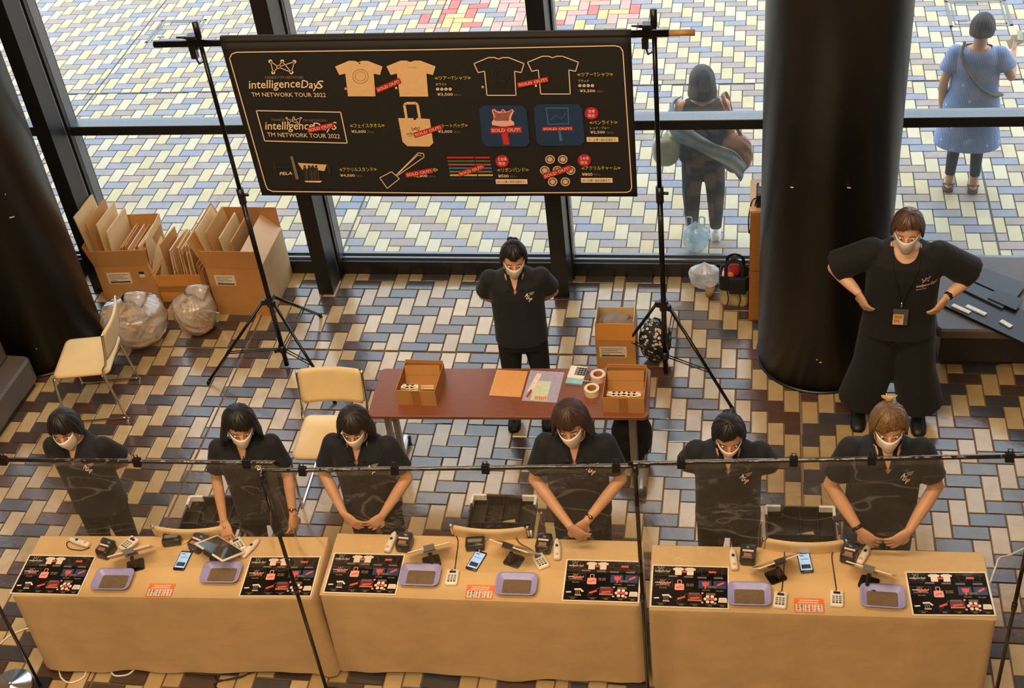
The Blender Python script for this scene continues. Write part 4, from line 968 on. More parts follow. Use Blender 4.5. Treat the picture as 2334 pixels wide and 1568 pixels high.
# ------------------------------------------------------------------ banner between two light stands
YB = 7.40
def light_stand(label, px, feet, top, cz):
    p = at(*px); t = thing('light_stand', label, 'stand', (p.x, p.y, 0), 0, 'black banner stands')
    MB().tube([(0, 0, .02), (0, 0, 1.55)], .0185, 14).build('lower_pole', pole_m, t, True)
    MB().tube([(0, 0, 1.5), (0, 0, top)], .0150, 14).build('upper_pole', pole_m, t, True)
    cl = MB().tube([(0, 0, 1.50), (0, 0, 1.62)], .026, 14).build('lock_collar', dark_pl, t, True)
    MB().tube([(.02, 0, 1.57), (.055, -.01, 1.575)], .011, 10).build('knob', dark_pl, cl, True)
    MB().tube([(0, 0, 1.40), (0, 0, 1.41)], .020, 14).tube([(0, 0, 1.26), (0, 0, 1.40)], .0192, 14).build('grip_label', mat('label_dark_grey', (44, 42, 42), .5, 0, .5, 90), t, True)
    hub = MB(); hub.tube([(0, 0, .60), (0, 0, .68)], .030, 12)
    for fx, fy in feet:
        d = Vector((fx - p.x, fy - p.y, 0)).normalized(); hub.obox(d * .035 + Vector((0, 0, .64)), d * .025, Vector((-d.y, d.x, 0)) * .013, (0, 0, .022))
    hub.build('leg_hub', dark_pl, t); lo = MB(); lo.tube([(0, 0, .155), (0, 0, .215)], .028, 12)
    kb = lo.build('lower_collar', dark_pl, t, True); MB().tube([(-.025, -.01, .17), (-.06, -.02, .165)], .013, 10).build('knob', dark_pl, kb, True)
    for fx, fy in feet:
        f_ = Vector((fx - p.x, fy - p.y, .012)); d = Vector((f_.x, f_.y, 0)).normalized(); n = Vector((-d.y, d.x, 0)); s_ = d * .05 + Vector((0, 0, .645))
        lg = MB().tube([s_, f_], .0115, 10).build('leg', pole_m, t, True)
        MB().tube([f_ + (s_ - f_).normalized() * .03, f_ + Vector((0, 0, -.010))], .0145, 10).build('rubber_foot', rubber, lg, True)
        mid = s_.lerp(f_, .62)
        for q in (-1, 1): MB().tube([d * .028 + n * (.011 * q) + Vector((0, 0, .185)), mid + n * (.011 * q)], .0045, 6).build('brace', pole_m, lg, True)
    # clamp that carries the crossbar
    MB().tube([(0, 0, top - .02), (0, 0, top + .09)], .021, 14).build('socket', dark_pl, t, True)
    MB().obox((-.035, -.02, cz + .01), (.032, 0, 0), (0, .028, 0), (0, 0, .045)).build('clamp_block', dark_pl, t)
    MB().tube([(-.05, -.03, cz + .04), (-.13, -.05, cz + .055)], [.012, .005], 8).build('clamp_lever', dark_pl, t, True)
    hk = MB(); hk.obox((-.055, -.01, cz - .075), (.020, 0, 0), (0, .02, 0), (0, 0, .035)); hk.tube([(-.055, -.01, cz - .10), (-.04, -.01, cz - .155), (0, 0, cz - .135)], .007, 8)
    hk.build('hanger_hook', dark_pl, t)
    return p
fl_ = [at(475, 875), at(764, 918), at(732, 722)]; fr_ = [at(1672, 938), at(1398, 828), at(1547, 735)]
bar_z = 2.735
pL = light_stand('tall black tripod light stand holding the left end of the banner bar', (655, 836), [(q.x, q.y) for q in fl_], 2.78, bar_z)
pR = light_stand('tall black tripod light stand holding the right end of the banner bar', (1518, 853), [(q.x, q.y) for q in fr_], 2.78, bar_z)
ba, bb = atY(352, 101, 7.36), atY(1584, 74, 7.36)
t = thing('crossbar', 'long black crossbar with wooden right tip carrying the banner', 'bar', ba)
d = bb - ba
MB().tube([(0, 0, 0), d * .955], .0225, 18).build('tube', pole_m, t, True)
MB().tube([d * .955, d], .0195, 16).build('tip', mat('bar_tip_wood', (170, 128, 76), .5), t, True)
YBN = 7.335
def bn(u, v): return atY(u, v, YBN)
c4 = [bn(502, 97), bn(1438, 84), bn(1453, 448), bn(597, 446)]
o0 = (c4[0] + c4[1] + c4[2] + c4[3]) / 4
B = thing('banner', 'large black merchandise banner with prices and sold-out stickers hanging from crossbar', 'banner', o0)
bk = mat('banner_fabric_black', (24, 20, 18), .75, 0, .12, 30, bump=.0008, bscale=40)
mb = MB(); NXB, NZB = 48, 22
def bpt(u, v):
    p = c4[0].lerp(c4[1], u).lerp(c4[3].lerp(c4[2], u), v) - o0
    return Vector((p.x, .004 * sin(u * 9 + 1) * v - .002 * sin(u * 23) * v, p.z))
front = [[bpt(i / NXB, j / NZB) for i in range(NXB + 1)] for j in range(NZB + 1)]
mb.rings(front, 0, False, False, False)
slv = []
for k in range(9):
    a_ = pi * k / 8
    slv.append([c4[0].lerp(c4[1], i / NXB) - o0 + Vector((0, .027 - .029 * cos(a_), .027 * sin(a_) + .004)) for i in range(NXB + 1)])
mb.rings(slv, 0, False, False, False)
fo = mb.build('fabric', bk, B, True); so = fo.modifiers.new('t', 'SOLIDIFY'); so.thickness = .002; so.offset = 1
# prints are placed by their pixel in the flat banner plane (x right, z up), 4 mm proud
PW = [mat('print_banner_cream', (236, 206, 170), .7, 0, .03), mat('print_banner_tan', (226, 184, 132), .7, 0, .04), mat('print_banner_grey', (128, 108, 96), .7, 0, .06), mat('print_banner_yellow', (214, 186, 62), .7, 0, .04), mat('sticker_red', (178, 40, 34), .6, 0, .06),
      mat('sticker_pink_text', (244, 176, 158), .6, 0, .04), mat('print_banner_blue', (26, 52, 88), .7, 0, .08), mat('print_banner_teal', (58, 118, 150), .7, 0, .08), mat('badge_crimson', (192, 24, 56), .7, 0, .05), mat('print_banner_dark', (44, 38, 34), .7, 0, .2),
      mat('print_green', (62, 112, 56), .7), mat('print_rose_band', (176, 76, 84), .7), mat('print_bright_red', (206, 42, 34), .7)]
def bm_(u, v, off=.0065):
    p = bn(u, v) - o0; return Vector((p.x, -off, p.z))
class Print(MB):
    def P(s, pts, mi, off=.0065): s.add([bm_(u, v, off) for u, v in pts], [tuple(range(len(pts)))], mi); return s
    def O(s, pts, wd, mi, off=.0068, closed=True):
        n = len(pts)
        for i in range(n if closed and n > 2 else n - 1):
            a, b = pts[i], pts[(i + 1) % n]; dx, dy = b[0] - a[0], b[1] - a[1]; L_ = sqrt(dx * dx + dy * dy) + 1e-9; nx, ny = -dy / L_ * wd / 2, dx / L_ * wd / 2
            s.P([(a[0] - nx, a[1] - ny), (b[0] - nx, b[1] - ny), (b[0] + nx, b[1] + ny), (a[0] + nx, a[1] + ny)], mi, off)
        return s
    def T(s, txt, a, b, h, mi, bold=0., shear=0., off=.0072):
        """lettering along the baseline pixel a -> b, cap height h pixels"""
        A, B_ = bm_(a[0], a[1], off), bm_(b[0], b[1], off); w_ = (B_ - A).length; e = (B_ - A) / w_
        up = Vector((0, 0, 1)) - e * e.z; H_ = (bm_(a[0], a[1] - h, off) - A).dot(up.normalized())
        fit_text(s, txt, w_, abs(H_), lambda x, y: A + e * x + up.normalized() * y, mi, bold, shear); return s
    def D(s, u, v, r, mi, off=.0068, n=16, sy=.92):
        return s.P([(u + r * cos(2 * pi * k / n), v - r * sy * sin(2 * pi * k / n)) for k in range(n)], mi, off)
    def done(s, name): return s.build(name, PW, B)
# border
bd_ = [(524, 132), (529, 122), (540, 118), (980, 112), (1402, 103), (1414, 106), (1420, 116), (1430, 270), (1440, 425), (1437, 434), (1428, 437), (1000, 439), (622, 435), (611, 430), (606, 420), (565, 276)]
Print().O(bd_, 2.4, 0).done('border_line')
def logo_block(dx, dy, k, emb=True):
    p = Print()
    q = [(617, 138.5), (644, 138.5), (671.5, 139.5), (635, 151.5), (623.5, 164), (665, 164)]
    for a, b in CROWN_E: p.O([q[a], q[b]], 1.8, 0)
    for x_, y_ in q: p.D(x_, y_, 4.6, 0)
    return p
p = logo_block(0, 0, 1); p.done('emblem')
Print().T('FANKS!×TM NETWORK', (606, 178.5), (694, 178.5), 6.5, 2, .01).done('lettering')
Print().T('intelligence', (570, 207), (688, 204), 25, 0, .010, .26).T('Day', (688, 205), (729, 207), 24, 0, .010, .26).T('S', (722, 201), (741, 201), 19, 0, .010, .26).done('lettering')
Print().T('TM NETWORK TOUR 2022', (575, 219), (744, 220), 9.5, 0, .004).done('lettering')
# t-shirts, cream
def shirtpx(cx, cy, w_, h_, tilt=0): return [(cx + u * w_ + tilt * v * h_, cy - v * h_) for u, v in SHIRT]
p = Print().P(shirtpx(821, 178, 108, 81, -.10), 1); p.O([(822 + 18 * cos(2 * pi * k / 18), 173 + 16 * sin(2 * pi * k / 18)) for k in range(18)], 1.2, 2).O([(822 + 12 * cos(2 * pi * k / 14), 173 + 11 * sin(2 * pi * k / 14)) for k in range(14)], 1.0, 2).D(820, 143, 2, 9); p.done('printed_shirt')
p = Print().P(shirtpx(940, 178, 112, 82, -.10), 1); p.T('TM NETWORK', (930, 154), (950, 154), 2.5, 2); p.done('printed_shirt')
p = Print().O(shirtpx(1140, 173, 114, 86, -.08), 2.2, 0); p.O([(1142 + 19 * cos(2 * pi * k / 18), 168 + 17 * sin(2 * pi * k / 18)) for k in range(18)], 1.4, 9).O([(1142 + 12 * cos(2 * pi * k / 14), 168 + 11 * sin(2 * pi * k / 14)) for k in range(14)], 1.2, 9); p.done('printed_shirt')
Print().O(shirtpx(1263, 170, 116, 86, -.08), 2.2, 0).done('printed_shirt')
def sold(a, b, h, dim=False):
    dx, dy = b[0] - a[0], b[1] - a[1]; L_ = sqrt(dx * dx + dy * dy); nx, ny = dy / L_, -dx / L_; p = Print()
    p.P([a, b, (b[0] + nx * h, b[1] + ny * h), (a[0] + nx * h, a[1] + ny * h)], 4, .0078)
    m = h * .22; ex, ey = dx / L_ * 3, dy / L_ * 3
    A_ = (a[0] + nx * m + ex, a[1] + ny * m + ey); B_ = (b[0] + nx * m - ex, b[1] + ny * m - ey)
    p.T('SOLD OUT!', A_, B_, h * .58, 5, .03, 0, .0088); return p.done('sold_out_sticker')
sold((861, 211), (916, 188), 13); sold((1181, 199), (1251, 185), 12); sold((703, 302), (763, 289), 12); sold((946, 313), (1010, 293), 12); sold((1118, 303), (1190, 301), 14); sold((1236, 297), (1306, 296), 9)
sold((926, 404), (988, 393), 12); sold((1048, 402), (1106, 383), 12); sold((1241, 408), (1304, 386), 13)
# price captions
def caption(x, y, w_, title, price, sub=None, wp=34):
    p = Print(); p.T(('≪' + title if title else '') + '≫', (x, y), (x + w_, y - 1), 9.5, 3, .006); yy = y + 4
    if sub: p.T(sub, (x + 2, yy + 8), (x + 2 + .30 * w_, yy + 8), 6, 0); yy += 11
    return p, yy
for x, sub, y in ((992, 'ホワイト', 182), (1316, 'ブラック', 174)):
    p, yy = caption(x, y, 82, 'ツアーTシャツ', '', sub)
    for k in range(4): p.D(x + 6 + 9.5 * k, yy + 5, 3.8, 0); p.T('SMLX'[k], (x + 4.6 + 9.5 * k, yy + 6.8), (x + 7.6 + 9.5 * k, yy + 6.8), 3.6, 9)
    p.T('¥3,500', (x + 6, yy + 21), (x + 41, yy + 21), 7.5, 0, .012).T('(税込)', (x + 44, yy + 21), (x + 60, yy + 21), 5.5, 2); p.done('price_caption')
for x, y, w_, ti, pr, px_ in ((799, 290, 79, 'フェイスタオル', '¥2,600', 802), (1000, 290, 67, 'トートバッグ', '¥2,000', 999), (775, 390, 85, 'アクリルスタンド', '¥4,500', 777), (985, 391, 15, '', '¥2,800', 942), (1134, 391, 72, 'リボンバンド', '¥500', 1136), (1326, 387, 89, 'アクリルチャーム', '¥800', 1327)):
    p, yy = caption(x, y, w_, ti, pr); ww = 33 if len(pr) > 5 else 24
    p.T(pr, (px_, y + 12.5), (px_ + ww, y + 12.5), 7.2, 0, .012).T('(税込)', (px_ + ww + 3, y + 12.5), (px_ + ww + 18, y + 12.5), 5.5, 2); p.done('price_caption')
p, yy = caption(1344, 283, 64, 'ペンライト', ''); p.T('レッド・ブルー', (1346, 293), (1389, 293), 5.5, 0).T('¥2,500', (1346, 304), (1379, 304), 7.2, 0, .012).T('(税込)', (1383, 304), (1399, 304), 5.5, 2); p.done('price_caption')
for x, y, t1 in ((1348.5, 257, '会場'), (1145, 366, '各会場'), (1332, 364, '各会場')):
    p = Print().D(x, y, 15.5, 8); w_ = 20 if len(t1) > 2 else 15; p.T(t1, (x - w_ / 2, y - 1), (x + w_ / 2, y - 1), 7.5, 0, .012).T('限定', (x - 8, y + 9), (x + 8, y + 9), 7.5, 0, .012); p.done('limited_badge')
for x, y in ((1337, 311), (1130, 407), (1324, 404)):
    Print().P([(x, y), (x + 72, y), (x + 73, y + 11), (x + 1, y + 11)], 0, .0075).T('お一人様一会計五個まで', (x + 5, y + 8.5), (x + 66, y + 8.5), 5.5, 9, 0, .1, .0085).done('paper_strip')
# towel
Print().O([(585, 251), (777, 254.5), (792, 325), (604, 320)], 2.4, 0).done('towel_outline')
p = Print(); q = [(654, 268), (670, 267), (686, 268), (664, 274), (659, 281), (682, 281)]
for a, b in CROWN_E: p.O([q[a], q[b]], 1.3, 0)
for x_, y_ in q: p.D(x_, y_, 2.6, 0)
p.done('emblem')
Print().T('FANKS!', (621, 275), (651, 275), 6, 2).T('TM NETWORK', (691, 276.5), (747, 276.5), 6, 2).done('lettering')
Print().T('intelligence', (607, 300), (718, 300), 24, 0, .010, .26).T('DayS', (716, 302), (773, 300), 24, 0, .010, .26).done('lettering')
Print().T('TM NETWORK TOUR 2022', (611, 310), (776, 314), 9.5, 0, .004).done('lettering')
# tote
p = Print().P([(908, 268), (943, 268), (943, 272), (949, 272), (949, 268), (980, 270), (988, 325), (979, 333), (929, 332), (918, 322)], 1)
p.O([(927, 268), (922, 238), (927, 234), (948, 234), (952, 238), (957, 268)], 6, 1, .0066, False)
q = [(938, 289), (948, 288), (957, 289), (944, 293), (941, 297), (955, 297)]
for a, b in CROWN_E: p.O([q[a], q[b]], .9, 9, .0072)
p.T('intelligence DayS', (928, 307), (964, 305), 6, 9, .01, .25).T('TM NETWORK TOUR 2022', (929, 310), (962, 309), 2, 9); p.done('printed_tote')
# two light wands on blue cards
def rpoly(x0, y0, x1, y1, sk, r=9):
    return [(x0 + r, y0), (x1 - r, y0), (x1, y0 + r), (x1 + sk, y1 - r), (x1 + sk - r, y1), (x0 + sk + r, y1), (x0 + sk, y1 - r), (x0, y0 + r)]
p = Print().P(rpoly(1092, 239, 1200, 333, 8), 6)
p.P([(1121, 250), (1127, 247), (1133, 252), (1141, 253), (1147, 247), (1153, 253), (1160, 252), (1168, 247), (1172, 252), (1166, 264), (1165, 272), (1172, 277), (1173, 284), (1152, 287), (1143, 287), (1122, 284), (1121, 277), (1126, 270), (1125, 262)], 5, .007)
p.P([(1126, 252), (1140, 257), (1150, 256), (1166, 252), (1161, 264), (1160, 274), (1129, 274), (1129, 262)], 2, .0074)
q = [(1126, 252), (1147, 252), (1166, 252), (1137, 261), (1129, 270), (1158, 270)]
for a, b in CROWN_E: p.O([q[a], q[b]], 1, 12, .0078)
for x_, y_ in q: p.D(x_, y_, 2.6, 12, .008)
p.P([(1141, 289), (1154, 288), (1162, 328), (1148, 329)], 12, .007).T('intelligence', (1151, 325), (1153, 298), 3, 5, 0, 0, .0078); p.done('printed_wand')
p = Print().P(rpoly(1217, 236, 1327, 331, 6), 6).P([(1244, 244), (1296, 244), (1297, 282), (1249, 283)], 7, .0068).P([(1246, 246), (1294, 246), (1295, 280), (1251, 281)], 6, .0072)
p.O([(1255, 272), (1268, 262), (1280, 270), (1290, 256)], 1, 7, .0076, False).P([(1273, 298), (1278, 297), (1282, 320), (1276, 321)], 7, .007); p.done('printed_wand')
# acrylic stand
p = Print().P([(679, 370), (745, 374), (740, 389), (722, 386), (716, 380), (706, 380), (700, 385), (690, 386)], 1).P([(694, 411), (735, 411), (731, 415), (698, 414)], 0)
for x_ in (695, 705, 713, 721): p.D(x_, 378, 3, 9, .0072).P([(x_ - 4, 381), (x_ + 4, 381), (x_ + 6, 410), (x_ + 1, 410)], 9, .007).O([(x_ + 5, 388), (x_ + 7, 410)], .8, 2, .0074, False)
p.P([(662, 355), (668, 355), (682, 407), (675, 408)], 2).P([(630, 379), (664, 378), (665, 381), (631, 381)], 9).P([(622, 372), (627, 365), (632, 392), (626, 385)], 9).P([(744, 368), (752, 378), (756, 392), (750, 398)], 9).T('FELA', (638, 398), (667, 397), 7, 0, .02, .3); p.done('printed_figure')
# leather pass
Print().O([(866, 404), (893, 390), (911, 406), (883, 428)], 1.8, 0).O([(903, 398), (954, 347), (966, 349), (967, 357), (908, 398)], 1.8, 0).O([(908, 395), (953, 352), (961, 354)], 1.4, 0, .0068, False).done('printed_pass')
# ribbon bands
p = Print()
for k, mi in enumerate((12, 10, 11, 7, 2, 3, 6)):
    y = 356 + 8 * k; x = 1019 + 1.4 * k; p.P([(x, y), (x + 62, y), (x + 62, y + 4), (x, y + 4)], mi).P([(x + 64, y), (x + 98, y), (x + 98, y + 4), (x + 64, y + 4)], mi)
p.done('printed_bands')
# charms
p = Print()
for x_, y_ in ((1254, 362), (1283, 362), (1242, 387), (1271, 387), (1301, 387), (1260, 413), (1289, 413)):
    p.D(x_, y_, 11.5, 2, .0068, 12).O([(x_ + 10 * cos(2 * pi * k / 12), y_ - 9.2 * sin(2 * pi * k / 12)) for k in range(12)], 1.6, 0, .0072).D(x_, y_, 5.5, 1, .0074, 12)
    for k in range(5): p.D(x_ + 7.5 * cos(1.26 * k), y_ + 7 * sin(1.26 * k), 1.5, 9, .0076, 6)
p.done('printed_charms')
for x_, y_ in ((789, 201), (904, 199), (1101, 197), (1222, 194)): Print().T('表' if x_ in (789, 1101) else '裏', (x_ - 3, y_ + 3), (x_ + 3, y_ + 3), 6, 0, .02).done('lettering')
# ------------------------------------------------------------------ cartons
kraft = mat('cardboard_brown', (186, 132, 74), .85, 0, .07, 8, bump=.0006, bscale=60); kraft_in = mat('cardboard_inside', (168, 112, 54), .85, 0, .08, 8); kraft_lt = mat('cardboard_pale', (216, 182, 132), .85, 0, .06, 8)
kraft_or = mat('cardboard_orange', (206, 138, 58), .85, 0, .06, 8); kraft_pink = mat('cardboard_pink_inside', (226, 190, 158), .85, 0, .04, 8)
paperlab = mat('label_paper', (222, 206, 186), .7, 0, .03); tape_m = mat('packing_tape_tan', (166, 112, 52), .35, 0, .1)
CT_M = {'b': kraft, 'o': kraft_or, 'l': kraft_lt}
def carton(name, label, c, w, d, h, rz, flaps, group=None, outer=kraft, inner=kraft_in, lab=None, tape=False, th=.005, flap_mats=None):
    """open carton: local x width, y depth (front at -y); flaps = {side: (length, angle from vertical, + outwards)}"""
    t = thing(name, label, 'box', (c[0], c[1], c[2]), rz, group)
    mb = MB(); mb.box(-w / 2, w / 2, -d / 2, d / 2, 0, th, 0)
    for (x0, x1, y0, y1, f_) in ((-w / 2, w / 2, -d / 2, -d / 2 + th, 2), (-w / 2, w / 2, d / 2 - th, d / 2, 4), (-w / 2, -w / 2 + th, -d / 2 + th, d / 2 - th, 3), (w / 2 - th, w / 2, -d / 2 + th, d / 2 - th, 5)):
        mb.box(x0, x1, y0, y1, th, h, 0)
        n = len(mb.m); inn = {2: 4, 4: 2, 3: 3, 5: 5}[f_]; mb.m[n - 6 + inn] = 1
        if f_ == 3: mb.m[n - 6 + 3] = 1
        if f_ == 5: mb.m[n - 6 + 3] = 0; mb.m[n - 6 + 5] = 1
    mb.build('carton_body', [outer, inner], t)
    for sd, (L_, an) in flaps.items():
        a_ = R(an); fm = MB()
        if sd in 'fb':
            q = -1 if sd == 'f' else 1; b0 = Vector((0, q * d / 2, h)); e = Vector((0, q * sin(a_), cos(a_))); wv = Vector((w / 2 - .004, 0, 0))
        else:
            q = -1 if sd == 'l' else 1; b0 = Vector((q * w / 2, 0, h)); e = Vector((q * sin(a_), 0, cos(a_))); wv = Vector((0, d / 2 - .004, 0))
        nn = e.cross(wv).normalized() * th * .5
        fm.obox(b0 + e * (L_ / 2), wv, e * (L_ / 2), nn, 0)
        fm.build('flap', (flap_mats or {}).get(sd, outer), t)
    if lab:
        for (x, z, lw, lh, side, kind) in lab:
            lm = MB(); y = -d / 2 - .0012
            lm.box(x - lw / 2, x + lw / 2, y, y + .001, z - lh / 2, z + lh / 2, 0)
            if kind == 'form':
                for k in range(4):
                    ww = (.8, .6, .75, .3)[k] * lw; lm.box(x - lw * .42, x - lw * .42 + ww, y - .0006, y, z + lh * (.30 - .17 * k) - .0025, z + lh * (.30 - .17 * k) + .0025, 1)
                lm.box(x - lw * .42, x + lw * .42, y - .0006, y, z - lh * .42, z - lh * .30, 2)
            elif kind == 'stamp':
                lm.box(x - lw * .5, x + lw * .5, y - .0006, y, z + lh * .05, z + lh * .5, 2)
            lm.build('shipping_label', [paperlab, mat('label_ink_grey', (120, 106, 98), .7), mat('label_ink_black', (36, 32, 34), .6)], t)
    if tape:
        MB().box(-.028, .028, -d / 2 - .0012, -d / 2, h * .02, h * .98).build('tape', tape_m, t)
    return t
def sheet(name, label, group, P, ax, up, w, h, th, m, cat='cardboard'):
    """flat cardboard piece: P bottom centre, ax along its width, up its height direction"""
    ax, up = V3(ax).normalized(), V3(up).normalized(); n = ax.cross(up).normalized()
    o = thing(name, label, cat, P, 0, group)
    MB().obox(up * (h / 2), ax * (w / 2), up * (h / 2), n * (th / 2)).build('panel', m, o)
    MB().obox(up * (h * .5), ax * (w / 2 + .0005), up * .002, n * (th / 2 + .0006)).build('crease', kraft_in, o)
    return o
# left carton against the window column
c1 = at(243, 692); c1r = at(362, 682)
f1 = Vector(((c1.x + c1r.x) / 2 - .0, 8.20, 0)); W1, D1, H1 = .48, .40, .42
cb1 = (f1.x + .00, 8.40, 0)
carton('cardboard_carton', 'large open carton by the black column stuffed with flattened boxes', cb1, W1, D1, .36, R(4), {'f': (.17, 8), 'r': (.24, 5), 'b': (.22, 6), 'l': (.20, 14)}, 'open cartons at the window', lab=((-.06, .24, .20, .11, 'f', 'form'), (.14, .27, .045, .06, 'f', 'stamp')), flap_mats={'r': kraft_lt, 'b': kraft})
rg = random.Random(5)
for k in range(17):
    x = cb1[0] - .025 + .0145 * k
    sheet('flattened_box', 'small flattened carton filed upright in the large carton by the column', 'flattened cartons in the large left carton', (x, 8.40 + rg.uniform(-.01, .02), .02), (rg.uniform(-.05, .05), 1, 0), (.10 + rg.uniform(-.03, .03), 0, 1), rg.uniform(.30, .355), rg.uniform(.44, .52), .009, rg.choice((kraft, kraft_pink, kraft)))
for k, (dx, w_, h_, m, lb) in enumerate(((-.19, .34, .80, kraft_lt, 'tallest pale cardboard sheet leaning at the left of the large left carton'), (-.145, .36, .74, kraft, 'second tall cardboard sheet in the large left carton'), (-.10, .33, .72, kraft_lt, 'third tall pale sheet with cut corner in the large left carton'), (-.06, .35, .66, kraft_lt, 'fourth tall folded sheet beside the small flattened boxes'))):
    sheet('cardboard_sheet', lb, 'tall sheets in the left carton', (cb1[0] + dx, 8.40, .02), (.05, 1, 0), (-.10 + .05 * k, 0, 1), w_, h_, .010, m)
# middle low carton
cb2 = (-4.625, 8.385, 0)
carton('cardboard_carton', 'small low carton between the two large cartons, full of upright cardboard pieces', cb2, .38, .36, .27, R(3), {}, 'open cartons at the window', outer=kraft_or, tape=False)
MB().box(-.19, .19, -.182, -.1805, .10, .16).build('tape', tape_m, None).parent = bpy.data.objects['cardboard_carton.001']
for k in range(16):
    x = cb2[0] - .08 + .0155 * k
    sheet('flattened_box', 'small cardboard piece standing in the low middle carton', 'cardboard pieces in the low middle carton', (x, 8.385 + rg.uniform(-.02, .02), .012), (rg.uniform(-.12, .12), 1, 0), (.05 + rg.uniform(-.05, .05), 0, 1), rg.uniform(.26, .31), rg.uniform(.40, .52), .009, rg.choice((kraft_pink, kraft_lt, kraft)))
sheet('cardboard_sheet', 'tall pale cardboard sheet at the left of the low middle carton', None, (cb2[0] - .155, 8.37, .012), (.05, 1, 0), (-.14, 0, 1), .32, .54, .012, kraft_lt)
for k in range(3): sheet('cardboard_sheet', 'brown sheet squeezed between the low carton and the right carton', 'sheets between two cartons', (cb2[0] + .205 + .014 * k, 8.36, .002), (.02, 1, 0), (.02, 0, 1), .32, .38 - .03 * k, .009, kraft)
# right tall carton
cb3 = (-4.03, 8.315, 0)
carton('cardboard_carton', 'tallest open carton right of the low one with pale side and pink flap', cb3, .46, .56, .47, R(-1), {'f': (.18, 7), 'l': (.26, 20), 'b': (.20, 0), 'r': (.20, -48)}, 'open cartons at the window', lab=((-.09, .35, .17, .10, 'f', 'form'),), flap_mats={'r': kraft_pink, 'b': kraft})
pal = MB().box(.2305, .232, -.28, .28, 0, .47).build('side_panel', kraft_lt, bpy.data.objects['cardboard_carton.002'])
for k, (dx, an, h_, m, lb) in enumerate(((-.12, -.22, .74, kraft_lt, 'folded pale cardboard sheet leaning in the tallest carton'), (-.08, -.16, .72, kraft, 'brown cardboard sheet leaning behind the folded sheet in tallest carton'), (-.03, -.10, .66, kraft_lt, 'pale cardboard sheet upright at the middle of the tallest carton'), (.02, -.05, .62, kraft, 'brown sheet nearest the pink flap in the tallest carton'))):
    sheet('cardboard_sheet', lb, 'sheets in the tallest carton', (cb3[0] + dx, 8.33, .02), (.04, 1, 0), (an, 0, 1), .36, h_, .012, m)

# ------------------------------------------------------------------ rubbish bags
bagm = film('rubbish_bag_film', (252, 238, 224), .46, 2.2, .14, (.97, .95, .93, 1), .006, 7.)
def blob(c, rx, ry, rz_, seed, top=.0, nu=48, nv=30, amp=.05, pinch=None):
    """crumpled bag surface"""
    rg = random.Random(seed); ks = [(rg.randint(2, 11), rg.uniform(1, 9), rg.uniform(0, 6.3), rg.uniform(.3, 1)) for _ in range(9)]
    mb = MB(); rs = []
    for j in range(nv + 1):
        t = pi * (.02 + .98 * j / nv); ring = []
        for k in range(nu):
            a = 2 * pi * k / nu; d = 1.
            for m_, f_, p_, a_ in ks: d += amp * a_ * .42 * (abs(sin(m_ * .5 * a + f_ * t + p_ + .7 * sin(3 * t + p_) * sin(2 * a + f_))) - .5)
            if pinch: d += .028 * (abs(sin(11 * a + 1.5 * sin(4 * t))) + .7 * abs(sin(19 * a - 2 * t))) * max(0, -cos(t) + .25)
            x, y, z = rx * sin(t) ** .8 * cos(a) * d, ry * sin(t) ** .8 * sin(a) * d, -rz_ * cos(t)
            if pinch and z > pinch * rz_: f = max(.12, 1 - (z / rz_ - pinch) / (1 - pinch) * .9); x *= f; y *= f
            ring.append(Vector((c[0] + x, c[1] + y, max(c[2] - rz_ + .002, c[2] + z))))
        rs.append(ring)
    mb.rings(rs); return mb
def rubbish(label, loc, rx, ry, rz_, seed):
    t = thing('rubbish_bag', label, 'bag', (loc[0], loc[1], 0), 0, 'translucent rubbish bags')
    b = blob((0, 0, rz_), rx, ry, rz_, seed, amp=.055, pinch=.5, nu=150, nv=80)
    b.build('bag_film', bagm, t, True)
    kn = MB(); kn.tube([(0, 0, rz_ * 1.9), (.03, -.01, rz_ * 2.05), (.10, -.03, rz_ * 2.08), (.16, -.04, rz_ * 1.98)], [.05, .035, .05, .065], 12); kn.build('knot', bagm, t, True)
    rg = random.Random(seed + 1); ws = MB()
    for k in range(60):
        a = rg.uniform(0, 6.28); q = rg.uniform(.25, .60); z = rg.uniform(.12, 1.35) * rz_
        e = Euler((rg.uniform(-1, 1), rg.uniform(-1, 1), a)).to_matrix(); s1, s2 = rg.uniform(.04, .10), rg.uniform(.03, .08)
        f_ = sqrt(max(.1, 1 - (z / rz_ - 1) ** 2)) * .86
        ws.obox((rx * q * f_ * cos(a), ry * q * f_ * sin(a), z + .03), e @ Vector((s1, 0, 0)), e @ Vector((0, s2, 0)), e @ Vector((0, 0, .003)), rg.choice((0, 0, 1, 1, 1, 3, 3, 2)))
    w_ = ws.build('crumpled_waste', [kraft, kraft_lt, mat('waste_grey', (96, 94, 92), .6), mat('waste_white', (236, 226, 214), .6)], t); w_['kind'] = 'stuff'
    return t
b1 = at(325, 790); rubbish('big round translucent rubbish bag full of packaging behind the left chair', (b1.x - .03, b1.y + .07), .255, .235, .225, 4)
b2 = at(456, 760); rubbish('smaller translucent rubbish bag with brown cardboard scraps beside the big one', (b2.x, b2.y + .03), .165, .165, .21, 9)

